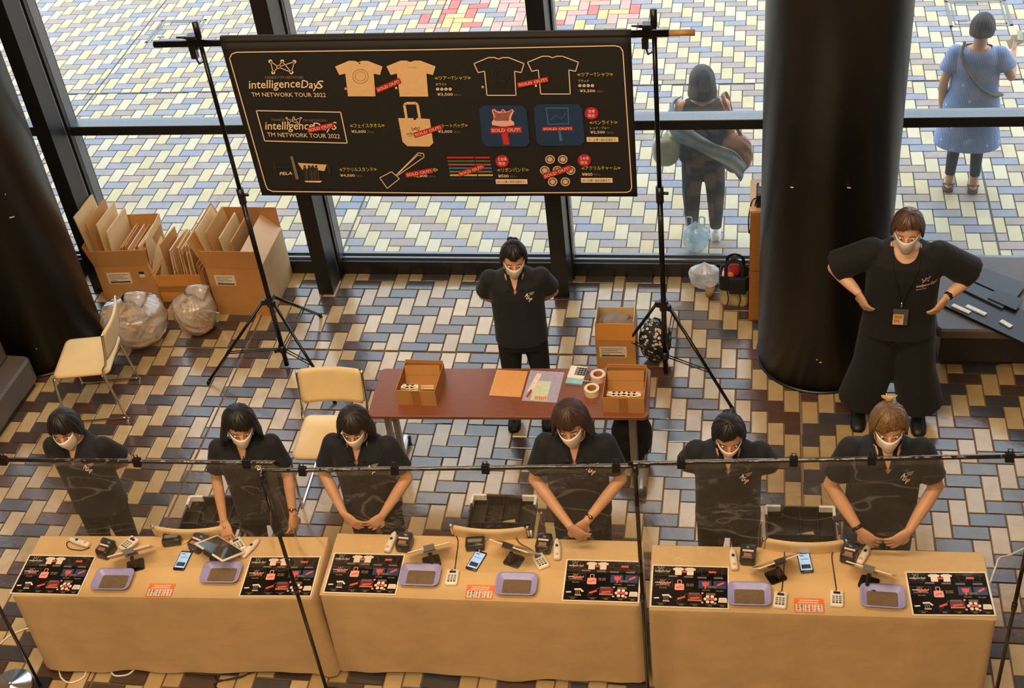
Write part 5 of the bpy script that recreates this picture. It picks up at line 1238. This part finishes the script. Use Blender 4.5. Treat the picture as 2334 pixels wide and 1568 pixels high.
# ------------------------------------------------------------------ chairs
cream = mat('vinyl_cream', (232, 202, 150), .42, 0, .04, 10)
def make_chair():
    t = thing('stacking_chair', '', 'chair')
    MB().rrect(.44, .42, .05, [(.02, .422), (.004, .427), (0, .437), (.004, .452), (.03, .458)], (0, 0, 0), 5).build('seat', cream, t, True)
    bk_ = MB(); rs = []
    for j in range(9):
        z = .550 + .255 * j / 8; y0 = .215 + .050 * j / 8; e = .0 if j not in (0, 8) else .014; tk = .011 if j not in (0, 8) else .006
        rs.append([Vector((x, y0 + .030 * (1 - (x / .215) ** 2) - .03 * (x / .215) ** 2 * 0 + s_, z)) for s_, xs in ((-tk, range(0, 13)), (tk, range(12, -1, -1))) for x in [(-.215 + e) + (.43 - 2 * e) * q / 12 for q in xs]])
    bk_.rings(rs); bk_.build('backrest', cream, t, True)
    for q in (-1, 1):
        X = q * .226
        MB().tube(spl([(X * .97, -.19, .420), (X, -.205, .398), (X, -.225, .03), (X, -.20, .010), (X, .19, .010), (X, .215, .03), (X * 1.0, .17, .432), (X, .215, .545), (X * .99, .262, .80)], 6), .0095, 10).build('leg', chrome, t, True)
    MB().tube([(-.22, -.17, .415), (.22, -.17, .415)], .008, 8).build('front_rail', chrome, t, True)
    MB().tube([(-.22, .15, .415), (.22, .15, .415)], .008, 8).build('rear_rail', chrome, t, True)
    return t
CH = Proto(make_chair())
CH.put((-4.83, 6.97, 0), R(-80), 'empty cream chair turned sideways before the rubbish bags', 'cream chairs')
CH.put((-2.765, 6.20, 0), R(2), 'empty cream chair facing the counters left of brown table', 'cream chairs')
drw = {}
for nm, px, lb in (('left', (420, 1206), 'its back to the left counter, cash tray on its seat'), ('middle', (1110, 1206), 'its back to the middle counter, cash tray on its seat'), ('right', (1832, 1236), 'its back to the right counter, cash tray on its seat')):
    p = at(px[0], px[1], .80); p.y += .015; rz = pi + TABLES[nm][1]
    CH.put((p.x, p.y + .27, 0), rz, 'cream chair standing with ' + lb, 'cream chairs'); drw[nm] = (p.x, p.y + .29, rz)
trayb = mat('tray_black_plastic', (34, 28, 24), .5, 0, .15); corner_w = mat('corner_white', (234, 228, 220), .5)
for nm in ('left', 'middle', 'right'):
    x, y, rz = drw[nm]
    t = thing('cash_tray', 'black cash drawer tray with white corners on the chair behind the %s counter' % nm, 'tray', (x, y + .03, .459), rz + pi, 'cash trays on chairs')
    mb = MB(); W_, D_, H_ = .40, .36, .085
    mb.box(-W_ / 2, W_ / 2, -D_ / 2, D_ / 2, 0, .006)
    for a in ((-W_ / 2, W_ / 2, -D_ / 2, -D_ / 2 + .01), (-W_ / 2, W_ / 2, D_ / 2 - .01, D_ / 2), (-W_ / 2, -W_ / 2 + .01, -D_ / 2 + .01, D_ / 2 - .01), (W_ / 2 - .01, W_ / 2, -D_ / 2 + .01, D_ / 2 - .01)): mb.box(a[0], a[1], a[2], a[3], .006, H_)
    mb.build('tray_body', trayb, t)
    MB().box(-W_ / 2 + .01, W_ / 2 - .01, -.035, -.028, .006, .07).build('divider', trayb, t)
    for k in range(3): MB().box(-.103 + .1 * k, -.099 + .1 * k, -.028, D_ / 2 - .01, .006, .065).build('divider', trayb, t)
    for k in range(4): MB().box(-.122 + .08 * k, -.118 + .08 * k, -D_ / 2 + .01, -.035, .006, .05).build('divider', trayb, t)
    for qx in (-1, 1):
        for qy in (-1, 1):
            cx, cy = qx * (W_ / 2 - .004), qy * (D_ / 2 - .004)
            MB().box(min(cx, cx - qx * .085), max(cx, cx - qx * .085), cy - .008, cy + .008, H_ - .035, H_ + .006).box(cx - .008, cx + .008, min(cy, cy - qy * .07), max(cy, cy - qy * .07), H_ - .035, H_ + .0055).build('corner_cap', corner_w, t)
    for k in range(2): tag(MB().box(-.05, .05, -.02, .02, 0, .006).build('banknote_bundle', mat('paper_note', (176, 152, 110), .7), None), 'folded note paper lying in the cash tray behind the %s counter' % nm, 'paper', 'papers in the cash trays') if k == 0 else None
    o = bpy.data.objects[[q.name for q in bpy.data.objects if q.name.startswith('banknote_bundle')][-1]]; o.location = (x + .03, y + .05, .466); o.rotation_euler = (0, 0, .3)

# ------------------------------------------------------------------ brown table and what lies on it
wood = mat('tabletop_reddish_brown', (128, 74, 48), .45, 0, .14, 10, stretch=(1.2, 14, 4)); legm = mat('leg_grey_metal', (150, 142, 132), .35, .7, .08)
c, a_ = quad_frame([(865, 840), (1480, 838), (1478, 952), (845, 948)], .70)
t = thing('brown_table', 'reddish brown folding table with grey legs behind the staff', 'table', (c.x, c.y, 0), a_)
MB().rrect(1.815, .475, .035, [(.003, .672), (0, .675), (0, .697), (.003, .700)], (0, 0, 0), 5).build('tabletop', wood, t)
MB().box(-.78, .78, -.15, -.11, .645, .672).box(-.78, .78, .11, .15, .645, .672).build('apron_rail', tabm, t)
for q in (-1, 1):
    lg = MB().box(q * .795 - .018, q * .795 + .018, -.205, -.165, .05, .672).build('leg', legm, t)
    MB().box(q * .795 - .018, q * .795 + .018, -.04, .0, .05, .672).build('leg', legm, t)
    ft = MB().rings([[(q * .835 + x, y, z) for x, z in ((-.024, .035), (.024, .035), (.024, .06), (.01, .075), (-.01, .075), (-.024, .06))] for y in (-.25, .25)]).build('foot_bar', mat('foot_bar_aluminium', (208, 208, 204), .3, .6, .05), t)
    for r_ in (-1, 1): MB().tube([(q * .835 - .014, r_ * .235, .034), (q * .835 + .03, r_ * .235, .034)], .034, 14).build('caster', rubber, ft, True)
    MB().box(q * .74 - .03, q * .74 + .03, -.20, -.12, .655, .672).build('fold_bracket', tabm, t)
ZB = .7008; BR = a_
for px, lb, w_, d_, ins in ((951, 'left', .262, .285, 0), (1420, 'right', .262, .30, 1)):
    ff = at(951, 924, ZB) if not ins else at(1420, 941, ZB)
    bx = carton('cardboard_carton', 'open carton at the %s end of the brown table holding clear packets' % lb, (ff.x - d_ / 2 * -sin(BR), ff.y + d_ / 2, ZB), w_, d_, .125, BR + R(-2 if ins else -3), {'b': (.02, 0)}, 'cartons on the brown table', outer=kraft, inner=kraft_in, tape=True, th=.004)
    bc = Vector((ff.x, ff.y + d_ / 2, ZB))
    sheet('divider_card', 'brown inner divider standing in the carton at %s end of brown table' % lb, None, (bc.x, bc.y + .06, ZB + .005), (1, BR, 0), (0, .35, 1), .235, .135, .004, kraft)
    sheet('cardboard_strip', 'pale cardboard strip in the carton at %s end of brown table' % lb, None, (bc.x + (.05 if not ins else 0), bc.y - (.03 if not ins else -.075), ZB + .04), (1, BR, 0), (0, .9, .4), .09 if not ins else .19, .03, .008, kraft_lt)
    for k in range(6):
        x = bc.x - .075 + (.03 * (k % 3) if not ins else .032 * k); y = bc.y - .085; z = ZB + .09 + .014 * (k // 3) if not ins else ZB + .095
        pk_ = thing('clear_packet', 'clear wrapped trinket packet in the carton at the %s end of the brown table' % lb, 'packet', (x, y, z), .2 * (k % 3) - .2, 'clear packets in the %s carton' % lb)
        MB().rrect(.055, .045, .006, [(.003, 0), (0, .003), (0, .008), (.003, .011)]).build('wrapper', mat('wrapper_gloss', (222, 196, 158), .1, .3, .35, 60), pk_, True)
        MB().box(-.015, .015, -.006, .006, .011, .0125).build('sticker', paperlab, pk_)
c, a2 = quad_frame([(1130, 842), (1200, 844), (1190, 908), (1118, 904)], ZB)
t = thing('paper_envelope', 'flat brown paper envelope in the middle of the brown table', 'envelope', (c.x, c.y, ZB), a2 - .02)
MB().box(-.105, .105, -.128, .128, 0, .003).build('envelope_body', mat('paper_kraft_orange', (222, 158, 96), .8, 0, .04), t); MB().box(-.105, -.098, -.128, .128, .003, .0036).build('fold_edge', kraft_lt, t)
c, a2 = quad_frame([(1208, 842), (1284, 846), (1270, 921), (1192, 916)], ZB)
t = thing('clear_folder', 'clear plastic folder with papers right of the envelope on the brown table', 'folder', (c.x, c.y, ZB), a2)
MB().box(-.115, .115, -.15, .15, 0, .002).build('plastic_sleeve', mat('sleeve_lilac_clear', (176, 168, 190), .2, 0, .08), t)
MB().box(-.06, .045, -.14, .05, .0021, .003).build('mint_paper', mat('paper_mint', (206, 214, 186), .6), t)
mb = MB()
for k in range(6): mb.box(-.035 + .013 * k, -.025 + .013 * k, -.135, -.10, .0031, .0035)
mb.build('red_stamps', mat('print_salmon', (222, 120, 90), .6), t)
MB().obox((-.062, .03, .004), (.018, .0, 0), (.016, .09, 0), (0, 0, .001)).build('white_slip', mat('paper_white_pinkish', (236, 212, 202), .6), t)
MB().tube([(-.088, -.115, .008), (-.07, -.05, .008)], .006, 8).build('red_marker', mat('marker_red', (206, 48, 44), .4), t, True)
c, a2 = seg((1311, 868), (1322, 838), ZB)
t = thing('calculator', 'white desk calculator with teal display edge on the brown table', 'calculator', (c.x, c.y, ZB), a2 - pi / 2)
MB().rrect(.115, .12, .008, [(.002, 0), (0, .004), (0, .018), (.003, .022)]).build('body', white_pl, t)
for i in range(4):
    for j in range(4): MB().rrect(.017, .015, .003, [(0, .022), (.002, .027)], (-.006 + .018 * i, .036 - .020 * j, 0)).build('key', dark_pl if i > 0 else grey_pl, t)
MB().box(-.056, .056, -.105, -.062, .0, .012).build('display', mat('teal_pale', (140, 198, 212), .25, 0, .1), t)
for px, col, lb in (((1337, 871), (58, 110, 90), 'green pen beside the calculator on the brown table'), ((1344, 873), (40, 38, 46), 'dark pen between calculator and tape rolls'), ((1326, 880), (210, 180, 150), 'pale pencil below the calculator on the brown table')):
    p = at(px[0], px[1] - 12, ZB + .005); t = thing('pen', lb, 'pen', p, 0 if px[1] < 880 else R(85))
    pm = mat('pen_%d' % px[0], col, .35); MB().tube([(0, -.065, 0), (.004, .045, 0)], .0045, 8).build('barrel', pm, t, True); MB().tube([(.004, .045, 0), (.005, .06, 0)], [.005, .0035], 8).build('cap', dark_pl, t, True)
for px, m, lb in (((1349, 890), (226, 210, 178), 'nearer cream tape roll on the brown table'), ((1363, 858), (226, 196, 184), 'farther pinkish tape roll touching the right carton')):
    p = at(px[0], px[1], ZB + .025); t = thing('tape_roll', lb, 'tape', (p.x, p.y, ZB), 0, 'tape rolls on the brown table')
    mb = MB(); prof = [(.031, 0), (.049, 0), (.049, .048), (.031, .048)]; n = 28
    rs = [[(r * cos(2 * pi * k / n), r * sin(2 * pi * k / n), z) for k in range(n)] for r, z in prof + [prof[0]]]
    mb.rings(rs, 0, False, False); mb.build('tape_ring', mat('tape_%d' % px[0], m, .4), t)
    mb = MB(); mb.rings([[(r * cos(2 * pi * k / n), r * sin(2 * pi * k / n), z) for k in range(n)] for r, z in ((.028, .001), (.0315, .001), (.0315, .047), (.028, .047), (.028, .001))], 0, False, False); mb.build('core', kraft, t)
# bottle and dark backpack on the floor at the right table leg
p = at(1405, 1035)
t = thing('water_bottle', 'clear plastic water bottle with white cap on the floor by the brown table leg', 'bottle', (p.x, p.y, 0))
petm = film('bottle_plastic', (230, 232, 230), .12, 1.8, .05, (.92, .94, .95, 1), .004, 30.)
MB().lathe([(.028, .0), (.033, .01), (.033, .13), (.03, .15), (.014, .19), (.013, .20)], 20).build('bottle_body', petm, t, True); MB().lathe([(.0155, .20), (.0155, .222), (.012, .224)], 16).build('cap', white_pl, t)
p = at(1452, 1055); t = thing('dark_backpack', 'black backpack leaning under the right end of the brown table', 'bag', (p.x - .03, p.y + .06, 0))
bgm = mat('nylon_black', (20, 20, 24), .7, 0, .2, 40, bump=.004, bscale=18)
blob((0, 0, .21), .135, .10, .21, 21, amp=.05).build('pack_body', bgm, t, True)
blob((0, -.085, .13), .09, .045, .11, 22, amp=.05).build('front_pocket', bgm, t, True)
MB().tube(spl([(-.03, .0, .41), (-.02, .0, .45), (.02, .0, .45), (.03, 0, .41)]), .008, 8).build('handle', bgm, t, True)
lt = MB(); rect(lt, .004, .010, .004, .018, 0, 0, .2); rect(lt, .013, .010, .004, .016, 0, 0, -.3); rect(lt, .021, .011, .003, .014, 0, 0, .2); lt.xf(Matrix.Translation((.0, -.133, .14)) @ Matrix.Rotation(pi / 2, 4, 'X')).build('small_mark', LOGO, t)
# small open carton by the right stand
p = at(1405, 842); cs = carton('cardboard_carton', 'orange-brown open carton with raised flaps beside the right banner stand', (p.x, p.y + .14, 0), .29, .26, .27, R(1), {'l': (.17, -4), 'r': (.17, -2), 'b': (.10, 0), 'f': (.14, -8)}, None, outer=kraft, inner=kraft_in, lab=((-.02, .16, .20, .10, 'f', 'form'),), flap_mats={'f': kraft_or, 'l': kraft_lt, 'r': kraft_lt, 'b': kraft_lt})
pc = thing('crumpled_paper', 'grey crumpled packing paper inside the orange-brown carton', 'paper', (p.x + .0, p.y + .15, .265)); blob((0, 0, .05), .12, .09, .06, 31, amp=.35).build('paper_wad', mat('paper_grey_brown', (136, 118, 104), .85, 0, .2, 14), pc, True)
# dark green floral bag by the right stand
p = at(1490, 838); t = thing('floral_bag', 'dark green bag with pink and white floral print behind the right banner stand', 'bag', (p.x + .01, p.y + .10, 0))
fm = bpy.data.materials.new('floral_dark_green'); fm.use_nodes = True; N_ = fm.node_tree.nodes; L_ = fm.node_tree.links
tc = N_.new('ShaderNodeTexCoord'); vo = N_.new('ShaderNodeTexVoronoi'); vo.inputs['Scale'].default_value = 34
rp = N_.new('ShaderNodeValToRGB'); rp.color_ramp.interpolation = 'CONSTANT'; e = rp.color_ramp.elements; e[0].color = srgb(226, 190, 176); e[1].position = .30; e[1].color = srgb(30, 44, 42)
r2 = N_.new('ShaderNodeValToRGB'); r2.color_ramp.interpolation = 'CONSTANT'; e = r2.color_ramp.elements; e[0].color = srgb(224, 180, 168); e[1].position = .5; e[1].color = srgb(226, 226, 220); x_ = e.new(.75); x_.color = srgb(60, 86, 84)
mx = N_.new('ShaderNodeMixRGB'); mt = N_.new('ShaderNodeMath'); mt.operation = 'LESS_THAN'; mt.inputs[1].default_value = .43
L_.new(tc.outputs['Object'], vo.inputs['Vector']); L_.new(vo.outputs['Distance'], mt.inputs[0]); L_.new(vo.outputs['Color'], r2.inputs[0]); L_.new(mt.outputs[0], mx.inputs[0]); mx.inputs[1].default_value = srgb(28, 42, 40); L_.new(r2.outputs[0], mx.inputs[2]); L_.new(mx.outputs[0], N_['Principled BSDF'].inputs['Base Color']); N_['Principled BSDF'].inputs['Roughness'].default_value = .7
blob((0, 0, .18), .115, .10, .18, 41, amp=.06, pinch=.7).build('bag_body', fm, t, True)
MB().tube(spl([(-.05, -.02, .33), (-.03, -.03, .40), (.03, -.03, .40), (.05, -.02, .33)]), .008, 8).build('handle', fm, t, True)
tag(MB().rrect(.022, .012, .003, [(0, 0), (.001, .004)]).build('paper_scrap', scuff), 'tiny white paper scrap on the tiles left of the right counter staff', 'scrap'); bpy.data.objects['paper_scrap'].location = at(1551, 946, .001)

# ------------------------------------------------------------------ bags and cabinet beside the round column
plas = film('shopping_bag_white', (244, 244, 246), .66, 1.8, .2, (.95, .95, .95, 1), .004, 9.)
p = at(1600, 660); t = thing('plastic_bag', 'white plastic shopping bag slumped on the floor at the window sill', 'bag', (p.x + .02, p.y + .03, 0))
blob((0, 0, .12), .115, .075, .125, 51, amp=.10, pinch=.45, nu=90, nv=50).build('bag_film', plas, t, True)
p = at(1672, 702); bx_, by_ = p.x + .005, p.y + .085
t = thing('tote_bag', 'black tote with beige patterned base and front pocket stuffed with colourful things', 'bag', (bx_, by_, 0), R(-4))
pat = mat('canvas_beige_print', (170, 150, 110), .85, 0, .35, 22)
MB().rings([[Vector((x, y, z)) for x, y in rr(w_, d_, .03, 3)] for w_, d_, z in ((.20, .13, 0), (.215, .145, .02), (.22, .15, .16))], 0).build('base_panel', pat, t)
MB().rings([[Vector((x, y, z)) for x, y in rr(w_, d_, .03, 3)] for w_, d_, z in ((.222, .152, .155), (.225, .155, .24), (.23, .16, .29), (.21, .14, .287), (.20, .13, .2))], 0).build('upper_body', bgm, t)
MB().rrect(.13, .03, .01, [(0, 0), (.002, .13)], (.03, -.088, .15)).build('front_pocket', bgm, t); MB().rrect(.128, .034, .01, [(0, 0), (.002, .04)], (.03, -.089, .245)).build('pocket_flap', bgm, t)
for q, y in ((-1, -.07), (1, .07)): MB().tube(spl([(-.06, y, .28), (-.055, y * .7, .38), (0, y * .5, .42), (.055, y * .7, .38), (.06, y, .28)]), [(.004, .013)] * 33, 8).build('strap', bgm, t)
for q in (-.05, .04): MB().tube([(q, -.082, .16), (q + .012, -.08, .08), (q - .002, -.078, .02)], [(.012, .003)] * 3, 6).build('web_strap', bgm, t)
for dx, dy, cl, nm_, lb, sz in ((-.06, .0, (214, 92, 116), 'pouch', 'pink pouch sticking out of the black tote', (.035, .02, .10)), (-.035, -.03, (232, 126, 40), 'pouch', 'orange pouch sticking out of the black tote', (.03, .02, .07)), (-.075, -.04, (226, 214, 218), 'towel', 'pale pink towel rolled in the black tote', (.02, .025, .09)), (-.01, .02, (180, 50, 60), 'fabric', 'red cloth at the back of the black tote', (.05, .015, .11))):
    o = thing(nm_, lb, nm_, (bx_ + dx, by_ + dy, .215), .2); blob((0, 0, sz[2] * .5 + .01), sz[0], sz[1], sz[2] * .55, int(dx * -900) + 60, 0, 20, 14, .2).build('cloth_body', mat('cloth_%s_%d' % (nm_, int(abs(dx) * 1000)), cl, .7), o, True)
p = at(1618, 674); t = thing('paper_cup', 'tan paper cup with lid on the floor before the white plastic bag', 'cup', (p.x, p.y - .0, 0)); MB().lathe([(.030, 0), (.042, .105)], 20).build('cup_wall', mat('cup_tan', (176, 142, 112), .6), t, True); MB().lathe([(.043, .105), (.043, .112), (.036, .118), (.034, .113)], 20).build('lid', mat('cup_lid_clear_grey', (176, 160, 148), .25), t, True)
# cabinet behind the column
cabm = mat('wood_light_oak', (206, 160, 106), .5, 0, .08, 10, stretch=(3, 3, 18)); cabf = mat('wood_brown_face', (160, 104, 46), .5, 0, .08, 10, stretch=(3, 3, 14))
p = at(1706, 731); t = thing('wooden_cabinet', 'tall narrow wooden cabinet half hidden behind the round column', 'cabinet', (p.x + .20, 8.06, 0))
MB().box(-.20, -.03, .004, .40, 0, .98, 0).build('carcass', cabf, t); MB().box(-.204, -.026, -.002, .404, .98, 1.0).build('top_board', cabm, t)
for z0, z1 in ((.02, .47), (.48, .97)): MB().box(-.198, -.032, -.012, .004, z0, z1).build('door_panel', cabf, t)
t2 = thing('black_device', 'black electronic box with white label and cable on top of the wooden cabinet', 'device', (p.x + .11, 8.18, 1.0)); MB().rrect(.14, .16, .01, [(0, 0), (0, .10), (.01, .115)]).build('casing', dark_pl, t2); MB().box(-.05, .05, .02, .07, .115, .118).build('white_label', paperlab, t2)
MB().tube(spl([(-.07, -.03, .05), (-.10, -.05, .03), (-.12, -.09, -.08), (-.115, -.11, -.2), (-.10, -.10, -.12), (-.07, -.04, .04)]), .005, 6).build('cable', cbk, t2)
# benches
leather = mat('leather_grey', (92, 84, 80), .42, 0, .1, 8, bump=.001, bscale=50); bench_b = mat('bench_base_dark', (44, 36, 32), .6, 0, .15)
pr = at(2250, 765, .42)
t = thing('leather_bench', 'long grey leather bench under the window right of the round column', 'bench', (2.72, 7.90, 0))
MB().rrect(2.95, .86, .05, [(.01, .335), (0, .35), (0, .405), (.012, .42)], (0, 0, 0)).build('seat_cushion', leather, t)
MB().box(-1.43, 1.43, -.36, .36, .08, .335).build('base_box', bench_b, t)
for q in (-1.2, 0, 1.2): MB().box(q - .2, q + .2, -.30, .30, 0, .08).build('plinth', bench_b, t)
pl_ = at(40, 840, .42)
t = thing('leather_bench', 'dark grey leather bench with raised back block cut by the left picture edge', 'bench', (-5.93, 6.62, 0), R(-3))
MB().rrect(.95, 1.12, .05, [(.01, .06), (0, .08), (0, .26), (.015, .28)], (0, 0, 0)).build('seat_cushion', leather, t)
MB().rrect(.80, 1.00, .05, [(.01, .28), (0, .30), (0, .455), (.015, .47)], (-.09, .04, 0)).build('back_block', leather, t)
MB().box(-.49, .22, -.40, .47, .47, .478).build('top_pad', mat('pad_beige', (196, 160, 126), .6, 0, .05), t)
MB().box(-.44, .44, -.52, .52, 0, .06).build('plinth', bench_b, t)
# folded display gear on the right bench
gearm = mat('gear_black', (28, 28, 31), .35, 0, .2); tagw = mat('tag_white', (226, 222, 216), .5)
def on_bench(u, v): return at(u, v, .42)
q0, q1, q2, q3 = on_bench(2150, 690), on_bench(2200, 640), on_bench(2420, 740), on_bench(2350, 800)
t = thing('folded_stand_kit', 'flat black folded display stand with white tags lying on the right bench', 'stand', (q0.x, q0.y, .42))
def slab(pts, z0, z1, nm, m): MB().rings([[Vector((p.x - q0.x, p.y - q0.y, z)) for p in pts] for z in (z0, z1)]).build(nm, m, t)
ob = on_bench
slab([ob(2148, 700), ob(2190, 652), ob(2440, 760), ob(2400, 818)], .0, .022, 'base_plate', gearm)
slab([ob(2200, 640), ob(2226, 612), ob(2340, 655), ob(2312, 690)], .022, .030, 'upper_plate', mat('gear_grey_plate', (62, 64, 72), .4, .2, .1))
slab([ob(2176, 660), ob(2190, 642), ob(2300, 690), ob(2284, 712)], .022, .036, 'hinge_plate', mat('gear_grey_plate', (62, 64, 72)))
slab([ob(2250, 690), ob(2270, 668), ob(2330, 694), ob(2314, 718)], .036, .044, 'latch_plate', gearm)
for a, b in (((2170, 702), (2210, 720)), ((2202, 704), (2246, 724)), ((2280, 738), (2304, 752))):
    A_, B_ = ob(*a), ob(*b); d_ = (B_ - A_); n_ = Vector((-d_.y, d_.x, 0)).normalized() * .016
    MB().rings([[Vector((p.x - q0.x, p.y - q0.y, z)) for p in (A_ - n_, B_ - n_, B_ + n_, A_ + n_)] for z in (.0225, .032)]).build('white_tag', tagw, t)
p = ob(2330, 748); t = thing('smartphone', 'pale edged smartphone lying face up on the right bench at the picture edge', 'phone', (p.x + .02, p.y, .421), R(-30)); MB().rrect(.075, .15, .01, [(0, 0), (0, .007), (.002, .008)]).build('body', white_pl, t); MB().box(-.033, .033, -.066, .066, .008, .0086).build('screen', screen_off, t)

# ------------------------------------------------------------------ what the people outside carry
P, s = po[0], po[1]
brown_l = mat('leather_tan_brown', (142, 92, 62), .5, 0, .12, 12); cardi = mat('cardigan_blue_grey', (136, 152, 166), .85, 0, .15, 18, bump=.003, bscale=24); totew = mat('tote_pale_green', (206, 214, 200), .75, 0, .05, 10)
x0, y0 = P.location.x, P.location.y
t = thing('shoulder_bag', 'brown leather shoulder bag hanging at the right hip of the person in sleeveless top', 'bag', (x0 + .26, y0 - .12, .72), R(-8)); b_ = blob((0, 0, .15), .12, .085, .17, 71, amp=.12); b_.build('bag_body', brown_l, t, True)
MB().tube(spl([(.05, .0, .28), (-.02, .0, .42), (-.10, .03, .585), (-.12, .10, .61), (-.10, .17, .55), (-.03, .12, .30)]), [(.004, .014)] * 41, 8).build('strap', brown_l, t, True)
t = thing('cardigan', 'grey blue cardigan draped over the left shoulder and shoulder bag of the person outside', 'clothing', (x0, y0, 0))
up_ = spl([(-.16, .06, 1.285), (-.215, -.03, 1.285), (-.17, -.125, 1.20), (-.04, -.175, 1.09), (.10, -.20, 1.02), (.25, -.225, .965), (.335, -.215, .83)], 5)
lo_ = spl([(-.235, .05, 1.20), (-.27, -.06, 1.16), (-.205, -.155, 1.03), (-.06, -.195, .97), (.09, -.225, .90), (.22, -.255, .83), (.30, -.245, .70)], 5)
rows_ = []
for q in range(11):
    f_ = q / 10; rows_.append([u_.lerp(l_, f_) + Vector((0, -.012 - .010 * sin(f_ * 13 + i_ * .35), 0)) for i_, (u_, l_) in enumerate(zip(up_, lo_))])
cg = MB().rings(rows_, 0, False, False, False).build('draped_cloth', cardi, t, True); so = cg.modifiers.new('t', 'SOLIDIFY'); so.thickness = .008
t = thing('white_tote', 'pale green tote bag hanging from the left forearm of the person in sleeveless top', 'bag', (x0 - .285, y0 - .03, .72), R(10)); b_ = blob((0, 0, .14), .11, .07, .15, 75, amp=.12, pinch=.7); b_.build('bag_body', totew, t, True)
for q in (-.02, .03): MB().tube(spl([(-.05, q, .24), (-.02, q, .33), (.03, q * .5, .36), (.06, q, .27)]), .006, 6).build('handle', totew, t)
MB().ell((.05, -.02, .25), (.04, .03, .03), 10, 8).build('yellow_scarf', mat('cloth_lime', (206, 210, 96), .8), t, True)
p = at(1600, 572); t = thing('plastic_bag', 'pale blue plastic bag on the paving behind the glass by the white shoes', 'bag', (p.x - .05, 8.97, 0)); blob((0, 0, .14), .10, .07, .15, 81, amp=.09, pinch=.4, nu=90, nv=50).build('bag_film', film('bag_film_pale_blue', (196, 222, 232), .5, 1.6, .2, (.9, .96, 1, 1), .004, 9.), t, True)
for q in (-.05, .05): MB().tube(spl([(q - .02, 0, .24), (q - .02, .01, .31), (q + .02, .01, .31), (q + .02, 0, .24)]), .007, 6).build('handle', MATS['bag_film_pale_blue'], t)
# dress wearer: strap across the back, tickets, sandals, mask loops
P, s = pb[0], pb[1]
st = MB()
pts = spl([Vector((.11, -.02, 1.345)) * s, Vector((.125, .085, 1.30)) * s, Vector((.06, .150, 1.18)) * s, Vector((-.05, .172, 1.06)) * s, Vector((-.15, .130, .99)) * s, Vector((-.205, .03, .95)) * s], 6)
st.tube(pts, [(.012, .034)] * len(pts), 8); so_ = st.build('bag_strap', mat('strap_olive', (92, 80, 62), .7), P, True)
for q in (-1, 1):
    sd = MB(); sd.rings([[Vector((q * .10 * s + x, y, z)) for x, y in [(xx, yy) for xx, yy in rr(.085 * s, .24 * s, .04, 4)]] for z in (.001, .02)]); sd.xf(Matrix.Translation((0, -.05 * s, 0))).build('sandal_sole', mat('sandal_brown', (92, 66, 52), .6), P)
    MB().tube([Vector((q * .10 - .045, -.0, .05)) * s, Vector((q * .10, .055, .075)) * s, Vector((q * .10 + .045, 0, .05)) * s], .008, 8).build('sandal_strap', mat('sandal_brown', (92, 66, 52)), P)
W = pb[4][1][1]
wm = P.matrix_basis if False else Matrix.Translation(P.location) @ Matrix.Rotation(P.rotation_euler.z, 4, 'Z')
tp = wm @ (W + Vector((-.02, -.10, .05)) * s)
tkm = mat('ticket_paper', (214, 206, 178), .6, 0, .12, 40)
for k in range(3):
    t = thing('paper_ticket', ('nearest', 'middle', 'rearmost')[k] + ' paper ticket fanned in the hand of the person in blue dress', 'paper', (tp.x + .02 * k, tp.y + .01 * k, tp.z + .015 * k), R(20 + 12 * k), 'paper tickets in hand')
    e = Euler((R(62), R(-18 + 22 * k), 0)).to_matrix(); MB().obox((0, 0, 0), e @ Vector((.078, 0, 0)), e @ Vector((0, .036, 0)), e @ Vector((0, 0, .0008))).build('slip', tkm, t)
    MB().obox(e @ Vector((.01, 0, -.0012)), e @ Vector((.03, 0, 0)), e @ Vector((0, .018, 0)), e @ Vector((0, 0, .0008))).build('printed_block', mat('ticket_ink', (150, 150, 140), .6), t)
